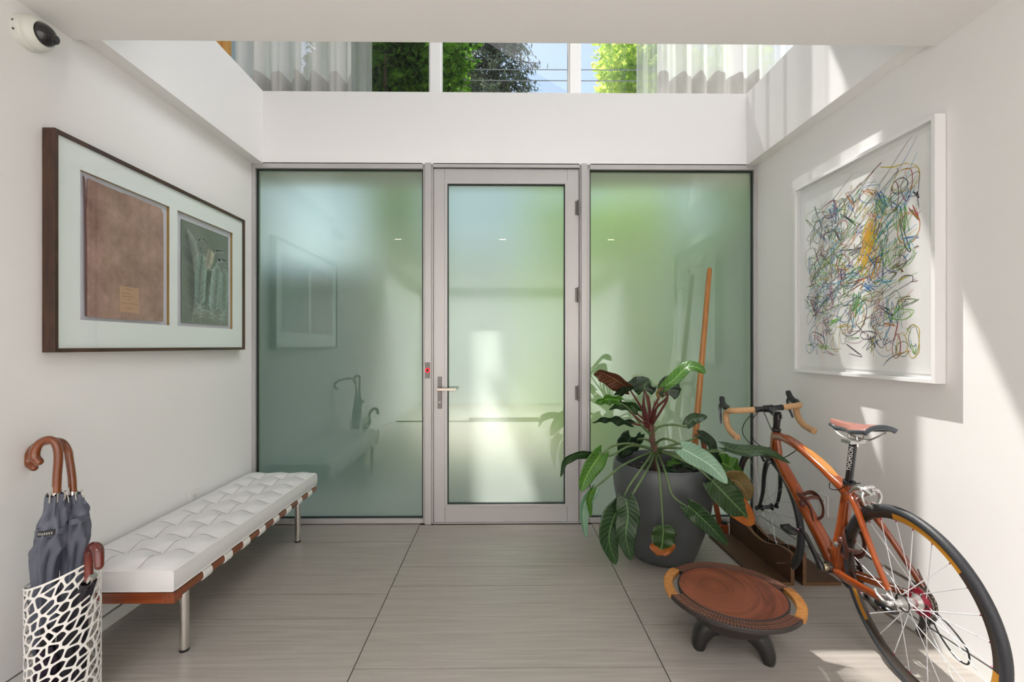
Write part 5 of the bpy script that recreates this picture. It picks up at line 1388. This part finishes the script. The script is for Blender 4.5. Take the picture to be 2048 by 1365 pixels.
# frame
BB = Vector((0, .405, .272)); ST = Vector((0, .272, .690))
HT, HB_ = Vector((0, .800, .812)), Vector((0, .842, .662))
def T3(pts, n=8): return catmull([Vector((0, a_, b_)) if not isinstance(a_, tuple) else Vector(a_) for a_, b_ in pts] if not isinstance(pts[0], Vector) else pts, n)
rs = (1, 0, 0)
fmn = MB()
fmn.tube(T3([(.803, .782), (.74, .790), (.66, .783), (.56, .760), (.46, .728), (.37, .690), (.29, .650), (.262, .618)]), [(.021, .020), (.022, .020), (.023, .019), (.024, .017), (.025, .017), (.024, .018), (.022, .024), (.020, .022)], 20, p=3.0, ref=rs)
fmn.build('top_tube', M['frame'], bk, label='arched mahogany top tube')
MB().tube([Vector((0, .565, .778)), Vector((0, .52, .7655)), Vector((0, .46, .7465)), Vector((0, .40, .7220)), Vector((0, .345, .6975))], [(.004, .002), (.016, .0035), (.018, .0035), (.018, .0035), (.010, .002)], 14, p=3.0, ref=rs).build('top_tube_inlay', M['frame2'], bk, label='lighter wooden inlay on the top tube')
MB().tube(T3([(.838, .690), (.76, .622), (.62, .490), (.50, .372), (.43, .300), (.405, .270)]), [(.021, .022), (.024, .026), (.026, .029), (.027, .030), (.030, .030), (.028, .026)], 20, p=3.2, ref=rs).build('down_tube', M['frame'], bk)
MB().tube([BB, Vector((0, .378, .36)), Vector((0, .33, .50)), Vector((0, .29, .63)), ST], [(.026, .028), (.021, .026), (.019, .022), (.019, .020), (.019, .020)], 20, p=3.0, ref=rs).build('seat_tube', M['frame'], bk)
MB().tube([HB_, Vector((0, .83, .70)), Vector((0, .812, .77)), HT], [(.021, .024), (.020, .030), (.020, .030), (.019, .020)], 20, p=2.8, ref=rs).build('head_tube', M['frame'], bk)
gs = MB()       # gusset webs that fair the tubes together
gs.tube([Vector((0, .455, .325)), Vector((0, .405, .335)), Vector((0, .372, .34))], [(.018, .012), (.020, .022), (.018, .014)], 14, p=3, ref=rs)
gs.build('gusset', M['frame'], bk); gs = MB()
gs.tube([Vector((0, .80, .765)), Vector((0, .79, .70)), Vector((0, .80, .65))], [(.014, .018), (.014, .014), (.016, .016)], 14, p=3, ref=rs)
gs.build('gusset', M['frame'], bk)
MB().lathe([(.024, -.040), (.026, -.034), (.026, .034), (.024, .040)], 24, (tuple(BB), (1, 0, 0))).build('bottom_bracket', P('dark_wood_shell', (.035, .016, .010, 1), .3, coat=.4), bk)
for s_ in (-1, 1):
    MB().tube(T3([Vector((0, .262, .640)), Vector((.018*s_, .215, .615)), Vector((.038*s_, .15, .545)), Vector((.055*s_, .07, .440)), Vector((.062*s_, .018, .375))]), [(.016, .018), (.013, .015), (.010, .012), (.009, .011), (.009, .012)], 14, p=2.8, ref=rs).build('seat_stay', M['frame'], bk)
    MB().tube(T3([Vector((.020*s_, .40, .262)), Vector((.030*s_, .33, .272)), Vector((.048*s_, .20, .296)), Vector((.062*s_, .05, .325))]), [(.014, .016), (.011, .019), (.010, .018), (.009, .013)], 14, p=2.8, ref=rs).build('chain_stay', M['frame'], bk)
    dp = MB()
    dp.prism([(.061*s_, y, z) for y, z in ((-.018, .318), (.018, .316), (.060, .322), (.062, .338), (.030, .345), (.028, .385), (.012, .388), (-.004, .352), (-.018, .345))], (.004*s_, 0, 0))
    dp.build('dropout', M['alu3'], bk, smooth=False, bevel=.001)
qr = MB(); qr.tube(catmull([Vector((-.066, 0, RW)), Vector((-.078, .003, RW)), Vector((-.082, .020, RW-.002)), Vector((-.080, .055, RW+.008)), Vector((-.078, .066, RW+.022))], 5), [.008, .009, .006, .005, .004], 10)
qr.build('quick_release', M['alu3'], bk)
MB().lathe([(.010, 0), (.010, .010), (.006, .014)], 14, ((.066, 0, RW), (1, 0, 0))).build('axle_nut', M['alu3'], bk)
# fork
fk = MB()
fk.tube([HB_+Vector((0, -.004, .012)), HB_+Vector((0, .006, -.020))], [.020, .023], 18)
fk.build('fork_crown', M['carbon'], bk)
for s_ in (-1, 1):
    MB().tube(T3([Vector((0, .848, .645)), Vector((.030*s_, .862, .630)), Vector((.044*s_, .880, .560)), Vector((.047*s_, .905, .460)), Vector((.049*s_, .940, .385)), Vector((.050*s_, WB, RW))]), [(.014, .018), (.012, .018), (.010, .018), (.009, .015), (.008, .011), (.007, .009)], 14, ref=rs).build('fork_blade', M['carbon'], bk)
qf = MB().tube([Vector((-.060, WB, RW)), Vector((.060, WB, RW))], .006, 10).lathe([(.013, 0), (.013, .008), (.008, .011)], 14, ((-.054, WB, RW), (-1, 0, 0))).lathe([(.013, 0), (.013, .008), (.008, .011)], 14, ((.054, WB, RW), (1, 0, 0)))
qf.build('front_skewer', M['carbon'], bk)
# headset, spacers, stem
axd = (HT-HB_).normalized()
MB().lathe([(.0195, 0), (.0235, .004), (.0235, .012), (.019, .016), (.0175, .018), (.0175, .062), (.0185, .063), (.0185, .066)], 26, (tuple(HT), tuple(axd))).build('headset_spacers', M['blackgloss'], bk)
SC = HT+axd*.088; CL = Vector((0, SC.y+.085, SC.z+.028))
stm = MB(); stm.tube([SC-axd*.024, SC+axd*.020], .0195, 20); stm.tube([SC, SC+(CL-SC)*.6, CL], [(.015, .017), (.013, .014), (.016, .018)], 16, p=2.6, ref=rs); stm.tube([CL+Vector((-.024, 0, 0)), CL+Vector((.024, 0, 0))], .0205, 18)
stm.ball(SC+axd*.022, (.013, .013, .006)); 
for s_ in (-.015, .015): stm.tube([SC+Vector((s_*.6, -.024, .008)), SC+Vector((s_*.6, -.024, -.012))], .004, 8)
stm.build('stem', M['blackgloss'], bk)
hb_ = MB().tube([CL+Vector((-.075, 0, 0)), CL+Vector((.075, 0, 0))], .0155, 16)
hb_.lathe([(.0168, 0), (.0168, .012)], 16, (tuple(CL+Vector((-.078, 0, 0))), (1, 0, 0))).lathe([(.0168, 0), (.0168, .012)], 16, (tuple(CL+Vector((.066, 0, 0))), (1, 0, 0)))
hb_.build('handlebar_centre', M['blackgloss'], bk)
for s_ in (-1, 1):
    pts = [CL+Vector((s_*.075, 0, 0)), CL+Vector((s_*.13, .001, .001)), CL+Vector((s_*.170, .010, .001)), CL+Vector((s_*.190, .038, -.001)), CL+Vector((s_*.195, .066, -.010)), CL+Vector((s_*.198, .082, -.040)), CL+Vector((s_*.200, .070, -.082)), CL+Vector((s_*.202, .035, -.112)), CL+Vector((s_*.204, -.010, -.126)), CL+Vector((s_*.204, -.048, -.132))]
    A = catmull(pts, 12); rr2 = [.0158+.0009*abs(math.sin(i*.9)) for i in range(len(A))]
    tp = MB().tube(A, rr2, 14); 
    t_ = tp.build('bar_tape', M['cork'], bk, autosm=60, label='wrapped cork handlebar tape')
    MB().lathe([(.0165, 0), (.0165, .006), (.010, .010), (0, .011)], 16, (tuple(A[-1]), tuple(A[-1]-A[-2]))).build('end_plug', M['cork'], t_)
    H0 = CL+Vector((s_*.193, .055, .002))
    hdm = MB().tube(catmull([H0+Vector((0, -.022, -.004)), H0+Vector((s_*.001, .010, .008)), H0+Vector((s_*.001, .045, .016)), H0+Vector((0, .068, .036)), H0+Vector((-s_*.003, .076, .060)), H0+Vector((-s_*.004, .077, .068))], 6), [(.010, .008), (.017, .017), (.0165, .018), (.015, .017), (.014, .014), (.008, .008)], 16, ref=rs)
    hdm.build('brake_hood', P('hood_rubber%d' % s_, (.012, .014, .013, 1), .55), bk)
    lv = MB().tube(catmull([H0+Vector((s_*.002, .078, .030)), H0+Vector((s_*.003, .098, .005)), H0+Vector((s_*.006, .098, -.035)), H0+Vector((s_*.012, .086, -.075)), H0+Vector((s_*.016, .084, -.092))], 6), [(.010, .006), (.010, .006), (.009, .004), (.007, .004), (.006, .003)], 10, ref=rs)
    lv.build('brake_lever', P('lever_grey%d' % s_, (.16, .17, .19, 1), .2, metal=.9), bk)
# cables
for k, pts in enumerate(([CL+Vector((-.075, .01, -.012)), CL+Vector((-.115, .055, -.09)), Vector((-.095, .97, .76)), Vector((-.045, .93, .68)), Vector((-.012, .885, .650))],
             [CL+Vector((-.045, .012, -.014)), CL+Vector((-.070, .055, -.075)), Vector((-.060, .935, .745)), Vector((-.030, .86, .700)), Vector((.0, .78, .672)), Vector((.03, .715, .712)), Vector((.024, .66, .748))],
             [CL+Vector((.045, .012, -.014)), CL+Vector((.070, .06, -.08)), Vector((.060, .93, .75)), Vector((.036, .86, .700))],
             [CL+Vector((-.02, .015, -.018)), CL+Vector((.0, .03, -.05)), Vector((.018, .88, .80)), Vector((.022, .82, .74))])):
    MB().tube(catmull(pts, 9), .0024, 7).build('cable', M['cable'], bk)
# seatpost and saddle
SPT = Vector((0, .223, .866)); 
MB().tube([ST-(SPT-ST).normalized()*.02, SPT], .0145, 22).build('seat_post', M['blackgloss'], bk)
d = (SPT-ST).normalized()
clp = MB().tube([ST-d*.004, ST-d*.003, ST+d*.010, ST+d*.011], [.019, .0215, .0215, .017], 22); clp.tube([ST+Vector((-.012, -.024, .004)), ST+Vector((.012, -.024, .004))], .005, 10); clp.tube([ST+Vector((.014, -.026, .004)), ST+Vector((.024, .0, .006)), ST+Vector((.020, .02, .006))], .003, 8)
clp.build('seat_clamp', P('clamp_dark', (.08, .09, .10, 1), .2, metal=.9), bk)
cu_ = bpy.data.curves.new('lettering', 'FONT'); cu_.body = 'THOMSON'; cu_.size = .021; cu_.extrude = .0003; cu_.align_x = 'CENTER'; cu_.align_y = 'CENTER'; cu_.space_character = 1.1
tx_ = bpy.data.objects.new('lettering', cu_); C.objects.link(tx_); tx_.parent = bk; cu_.materials.append(M['plate'])
nrm_ = Vector((-.80, -.60, 0)); nrm_ = (nrm_-d*nrm_.dot(d)).normalized(); tx_m = Matrix.Translation(SPT-d*.062+nrm_*.0148) @ Matrix((d, nrm_.cross(d), nrm_)).transposed().to_4x4()
bpy.context.view_layer.update(); tm_ = bpy.data.meshes.new_from_object(tx_.evaluated_get(bpy.context.evaluated_depsgraph_get())); bpy.data.objects.remove(tx_); tx_ = bpy.data.objects.new('lettering', tm_); C.objects.link(tx_); tx_.parent = bk; tx_.matrix_local = tx_m
sd_ = MB()
def sad(u, v, top_=True):
    y = .082+.258*v                     # 0 = tail, 1 = nose
    hw = .068*(1-v)**.0 if v < .0 else None
    t_ = v
    wv = [.058, .066, .066, .058, .044, .031, .024, .020, .019, .018, .012]
    x_ = t_*10; i = min(int(x_), 9); w_ = wv[i]*(1-(x_-i))+wv[i+1]*(x_-i)
    s_ = 2*u-1
    z = .958+.010*(1-t_)**2-.006*math.sin(PI*t_)-.004*t_**4
    z -= (abs(s_)**2.6)*(.030 if t_ < .9 else .022)*(.6+.4*t_)
    return Vector((s_*w_, y+(-.008*(abs(s_)**2) if t_ < .05 else 0), z))
sd_.grid(sad, 16, 24)
sd_.build('saddle', M['sadl'], bk, autosm=0, solid=.006, soff=-1, label='slim reddish brown leather saddle')
tr_ = MB()
for s_ in (-1, 1):
    tr_.tube(catmull([sad(.5+s_*.5, v/12)+Vector((0, 0, -.003)) for v in range(13)], 3), [(.004, .008), (.005, .009), (.005, .009), (.005, .008)], 8, ref=rs)
tr_.tube([sad(u/8, 0)+Vector((0, -.002, -.008)) for u in range(9)], (.010, .006), 8, ref=(0, 0, 1))
tr_.build('saddle_edge', P('saddle_trim', (.05, .06, .075, 1), .2, coat=.5), bk)
rl = MB()
for s_ in (-1, 1):
    rl.tube(catmull([Vector((s_*.008, .325, .927)), Vector((s_*.020, .285, .905)), Vector((s_*.022, .24, .892)), Vector((s_*.022, .17, .892)), Vector((s_*.026, .13, .910)), Vector((s_*.040, .10, .932))], 6), .0036, 8)
rl.box(-.030, .030, .195, .25, .872, .886); rl.tube([Vector((0, .20, .86)), Vector((0, .20, .90))], .004, 8); rl.tube([Vector((0, .245, .86)), Vector((0, .245, .90))], .004, 8)
rl.build('saddle_rails', M['alu3'], bk)
# brakes
def caliper(c, m, name, up):
    mb = MB()
    mb.tube(catmull([c+Vector((0, 0, .012)), c+Vector((.026, 0, .006)), c+Vector((.036, 0, -.020)), c+Vector((.026, 0, -.050))], 5), [(.009, .007), (.008, .007), (.008, .006), (.006, .006)], 10, ref=(0, 1, 0))
    mb.tube(catmull([c+Vector((.012, 0, .022)), c+Vector((-.022, 0, .016)), c+Vector((-.038, 0, -.014)), c+Vector((-.026, 0, -.050))], 5), [(.009, .007), (.008, .007), (.008, .006), (.006, .006)], 10, ref=(0, 1, 0))
    mb.tube([c+Vector((0, -.016, 0)), c+Vector((0, .020, 0))], .007, 10)
    mb.tube([c+Vector((-.044, 0, .026)), c+Vector((-.030, 0, -.004))], .005, 8)
    for s_ in (-1, 1): mb.obox(c+Vector((s_*.0165, 0, -.052)), (.004, 0, 0), (0, .024, 0), (0, 0, .005))
    mb.build(name, m, bk)
caliper(Vector((0, .150, .690)), M['alu3'], 'rear_brake', 1)
caliper(Vector((0, .905, .672)), M['carbon'], 'front_brake', 1)
ab = MB().tube([Vector((0, .24, .630)), Vector((0, .150, .690))], .005, 8); ab.build('brake_bolt', M['alu3'], bk)
# silver yoke reaching over the rear wheel on the left
MB().tube(catmull([Vector((-.020, .235, .665)), Vector((-.030, .19, .695)), Vector((-.032, .15, .705)), Vector((-.022, .12, .690))], 5), [(.006, .008)]*4, 8, ref=rs).build('brake_arm', M['alu3'], bk)
MB().tube(catmull([Vector((-.022, .36, .668)), Vector((-.030, .35, .645)), Vector((-.026, .30, .655)), Vector((-.022, .25, .690)), Vector((-.010, .19, .715))], 6), .0022, 6).build('cable', M['cable'], bk)
# cranks, chainring, chain, pedals
cdir = Vector((0, .115, .128)).normalized()
def crank(s_, d_, name):
    b0 = BB+Vector((s_*.066, 0, 0)); b1 = b0+d_*.172+Vector((s_*.012, 0, 0))
    MB().tube([b0-d_*.012, b0, b0+d_*.05, b0+d_*.14, b1, b1+d_*.012], [(.010, .014), (.013, .020), (.008, .014), (.0075, .013), (.008, .014), (.006, .008)], 14, p=2.8, ref=rs).build(name, M['carbon'], bk)
    MB().lathe([(.017, 0), (.0175, .012), (.014, .018)], 20, (tuple(BB+Vector((s_*.040, 0, 0))), (s_, 0, 0))).build('bearing_cup', P('gold_cup%d' % s_, (.42, .36, .24, 1), .3, metal=.9), bk)
    pdl = MB().tube([b1, b1+Vector((s_*.022, 0, 0))], .005, 8)
    pdl.build('pedal_axle', P('pedal_axle%d' % s_, (.5, .35, .6, 1), .25, metal=.9), bk)
    pc = b1+Vector((s_*.048, -.004, 0))
    q = MB(); q.ball(pc, (.030, .046, .014), 18, 10); q.obox(pc+Vector((0, .030, 0)), (.022, 0, 0), (0, .018, .003), (0, 0, .008))
    q.build('pedal', M['black'], bk)
crank(-1, cdir, 'crank_arm'); crank(1, -cdir, 'crank_arm')
def ringt(r_, x, c_, m_, name, par=bk, hole=.80):
    nt_ = int(r_*2*PI/.0127); mb = MB(); vs = []; n2 = nt_*4
    for k in range(n2):
        a_ = 2*PI*k/n2; r1 = r_+(.003 if k % 4 in (1, 2) else -.001)
        for rr3 in (r1, r_*hole):
            for xx in (x, x+.003): vs.append((xx, c_.y+rr3*math.cos(a_), c_.z+rr3*math.sin(a_)))
    mb.add(vs, [(i*4+a, i*4+b_, ((i+1) % n2)*4+b_, ((i+1) % n2)*4+a) for i in range(n2) for a, b_ in ((0, 1), (1, 3), (3, 2), (2, 0))])
    for k in range(5):
        a_ = 2*PI*k/5+.3; d_ = Vector((0, math.cos(a_), math.sin(a_)))
        mb.tube([Vector((x+.004, c_.y, c_.z)), Vector((x+.002, c_.y, c_.z))+d_*r_*(hole+.03)], [(.004, .012), (.002, .008)], 8, ref=rs)
    return mb.build(name, m_, par, smooth=False)
ringt(.100, .046, BB, M['carbon'], 'chainring'); ringt(.070, .040, BB, M['alu3'], 'chainring')
# derailleur
g1, g2 = Vector((.046, .004, .262)), Vector((.046, .030, .205))
rd = MB(); rd.prism([(.040, y, z) for y, z in ((-.006, .330), (.014, .326), (.010, .285), (-.004, .270), (-.020, .290))], (.016, 0, 0))
rd.prism([(.052, y, z) for y, z in ((-.008, .272), (.010, .275), (.044, .205), (.030, .192), (.016, .200))], (.003, 0, 0)); rd.prism([(.037, y, z) for y, z in ((-.008, .272), (.010, .275), (.044, .205), (.030, .192), (.016, .200))], (.003, 0, 0))
rd.tube([Vector((.056, -.01, .325)), Vector((.066, -.014, .29)), Vector((.060, 0, .262))], [.011, .012, .010], 10)
rd.build('rear_derailleur', P('dark_alloy', (.12, .11, .10, 1), .3, metal=.9), bk, smooth=False, bevel=.001)
pu = MB()
for g in (g1, g2): pu.lathe([(.017, -.004), (.0185, 0), (.017, .004)], 16, (tuple(g), (1, 0, 0)))
pu.build('jockey_wheels', M['black'], bk)
dh = MB().prism([(.061, y, z) for y, z in ((-.020, .36), (.010, .40), (.032, .44), (.040, .435), (.016, .38), (.010, .33), (-.018, .325))], (.003, 0, 0)); dh.build('stay_plate', M['alu3'], bk, smooth=False)
MB().tube(catmull([Vector((.060, .02, .32)), Vector((.055, -.03, .315)), Vector((.045, -.10, .305)), Vector((.043, -.155, .265)), Vector((.045, -.150, .215)), Vector((.050, -.10, .205)), Vector((.056, -.04, .24)), Vector((.060, -.01, .275))], 8), .0028, 8).build('cable', M['cable'], bk)
brl = MB().tube([Vector((.049, -.12, .203)), Vector((.052, -.085, .213))], .0045, 8); brl.build('barrel_adjuster', M['alu3'], bk)
# chain as link plates
path = []
ct = .103; 
def arc(c_, r_, a0, a1, n_): return [Vector((.048, c_.y+r_*math.cos(a0+(a1-a0)*i/n_), c_.z+r_*math.sin(a0+(a1-a0)*i/n_))) for i in range(n_+1)]
path += arc(BB, ct, PI*.56, -PI*.47, 22)
path += arc(g2, .019, -PI*.35, -PI*1.0, 5)
path += [g1+Vector((0, .019, -.004)), g1+Vector((0, .018, .010))]
path += arc(Vector((0, 0, RW)), .046, -PI*.40, -PI*1.45, 10)
cum = [0]
loopP = path+[path[0]]
for i in range(len(loopP)-1): cum.append(cum[-1]+(loopP[i+1]-loopP[i]).length)
def onp(s_):
    s_ = s_ % cum[-1]
    for i in range(len(cum)-1):
        if cum[i+1] >= s_:
            f_ = (s_-cum[i])/max(1e-9, cum[i+1]-cum[i]); return loopP[i]*(1-f_)+loopP[i+1]*f_
ch = MB(); nl = int(cum[-1]/.0127)
for i in range(nl):
    a_, b_ = onp(cum[-1]*i/nl), onp(cum[-1]*(i+1)/nl); dd_ = (b_-a_); L_ = dd_.length
    if L_ < 1e-6: continue
    dd_.normalize(); nn = Vector((1, 0, 0)).cross(dd_).normalized(); w_ = .0034 if i % 2 else .0024
    for s_ in (-1, 1): ch.obox((a_+b_)/2+Vector((s_*w_, 0, 0)), dd_*(L_*.5+.003), Vector((.0005, 0, 0)), nn*.0038)
    ch.obox(a_, dd_*.0028, Vector((w_, 0, 0)), nn*.0028)
ch.build('chain', M['chain'], bk, smooth=False, kind='stuff')
# bottle cages
def cage(a_, b_, name, lab):
    ax = (b_-a_).normalized(); up = Vector((0, -ax.z, ax.y)); up = up if up.y < 0 else -up
    if up.z < 0 and abs(ax.y) > abs(ax.z): up = -up
    base = (a_+b_)/2+up*.026
    mb = MB()
    mb.tube([base-ax*.060, base, base+ax*.075], [(.014, .003), (.010, .004), (.016, .004)], 10, ref=rs)
    for s_ in (-1, 1):
        mb.tube(catmull([base+ax*.070+Vector((s_*.008, 0, 0)), base+ax*.062+Vector((s_*.036, 0, 0))+up*.030, base+ax*.020+Vector((s_*.038, 0, 0))+up*.058, base-ax*.030+Vector((s_*.030, 0, 0))+up*.060, base-ax*.058+Vector((s_*.024, 0, 0))+up*.030, base-ax*.062+Vector((s_*.008, 0, 0))], 6), [(.003, .009), (.003, .011), (.003, .012), (.003, .010), (.003, .008), (.003, .007)], 10, ref=rs)
    mb.tube(catmull([base+ax*.012+Vector((-.038, 0, 0))+up*.060, base+ax*.012+up*.082, base+ax*.012+Vector((.038, 0, 0))+up*.060], 6), [(.010, .003)]*3, 10, ref=tuple(ax))
    mb.ball(base+ax*.015+Vector((-.030, 0, 0))+up*.018, (.012, .018, .018))
    mb.build('bottle_cage', M['brownl'], bk, label=lab)
cage(Vector((0, .52, .392)), Vector((0, .66, .527)), 'a', 'brown bottle cage on the down tube')
cage(Vector((0, .372, .378)), Vector((0, .335, .485)), 'b', 'brown bottle cage on the seat tube')
fdm = MB(); fdm.lathe([(.012, 0), (.012, .008), (.008, .010)], 16, ((-.020, .355, .395), (-1, -.3, 0))); fdm.build('frame_bolt', M['alu3'], bk)
fdl = MB(); fdl.box(.036, .040, .375, .44, .362, .392).box(.052, .056, .375, .44, .362, .392).box(.036, .056, .372, .377, .362, .392); fdl.tube([Vector((.02, .37, .40)), Vector((.045, .38, .395))], .007, 8); fdl.build('front_derailleur', M['black'], bk, smooth=False)

# ================================================================ WOODEN WHEEL STAND
sn = TH('bicycle_stand', 'dark brown wooden wheel stand with scooped side panels under the front wheel', 'stand', (1.585, 2.70, 0))
M['mdf'] = WOOD('brown_veneer', '#3a2414', '#553722', .5, 20, (3, .3, 3), .1)
M['mdf2'] = WOOD('brown_veneer_edge', '#5e4028', '#7c5a3c', .55, 20, (3, .3, 3), .0)
YN, YF = 2.385, 3.03
XS = [(1.521, 1.540), (1.584, 1.603)]
def prof():
    pts = [(YN, .172), (2.46, .172), (2.52, .160), (2.58, .138), (2.64, .124), (2.70, .122), (2.76, .128), (2.82, .142), (2.88, .160), (2.94, .172), (YF, .172)]
    return [(a_.y, a_.z) for a_ in catmull([Vector((0, y, z)) for y, z in pts], 3)]
pf = prof()
for (xa, xb_) in XS:
    B(MB().prism([(xa, YN, 0)]+[(xa, y, z) for y, z in pf]+[(xa, YF, 0)], (xb_-xa, 0, 0)), sn, 'side_panel', M['mdf'], smooth=False, bevel=.001)
    ed = MB()
    ed.box(xa+.0005, xb_-.0005, YN-.0015, YN-.0002, .001, .171)
    for i in range(len(pf)-1):
        (ya, za), (yb, zb__) = pf[i], pf[i+1]
        if yb-ya < 1e-5: continue
        ed.add([(xa+.0005, ya, za+.0004), (xb_-.0005, ya, za+.0004), (xb_-.0005, yb, zb__+.0004), (xa+.0005, yb, zb__+.0004)], [(0, 1, 2, 3)])
    B(ed, sn, 'edge_strip', M['mdf2'], smooth=False)
B(MB().box(1.366, 1.5205, YN, YF-.03, .0, .018), sn, 'base_board', M['mdf'], smooth=False, bevel=.001)
B(MB().box(1.6035, 1.79, YN, YF-.03, .0, .018), sn, 'base_board', M['mdf'], smooth=False, bevel=.001)
B(MB().box(1.366, 1.5205, YN-.001, YN-.0001, .001, .017).box(1.6035, 1.79, YN-.001, YN-.0001, .001, .017), sn, 'edge_strip', M['mdf2'], smooth=False)
B(MB().tube([(1.490, 2.46, .085), (1.523, 2.46, .085)], .0022, 8), sn, 'threaded_rod', M['chrome'])
B(MB().tube([(1.490, 2.97, .105), (1.635, 2.97, .105)], .0022, 8), sn, 'threaded_rod', M['chrome'])
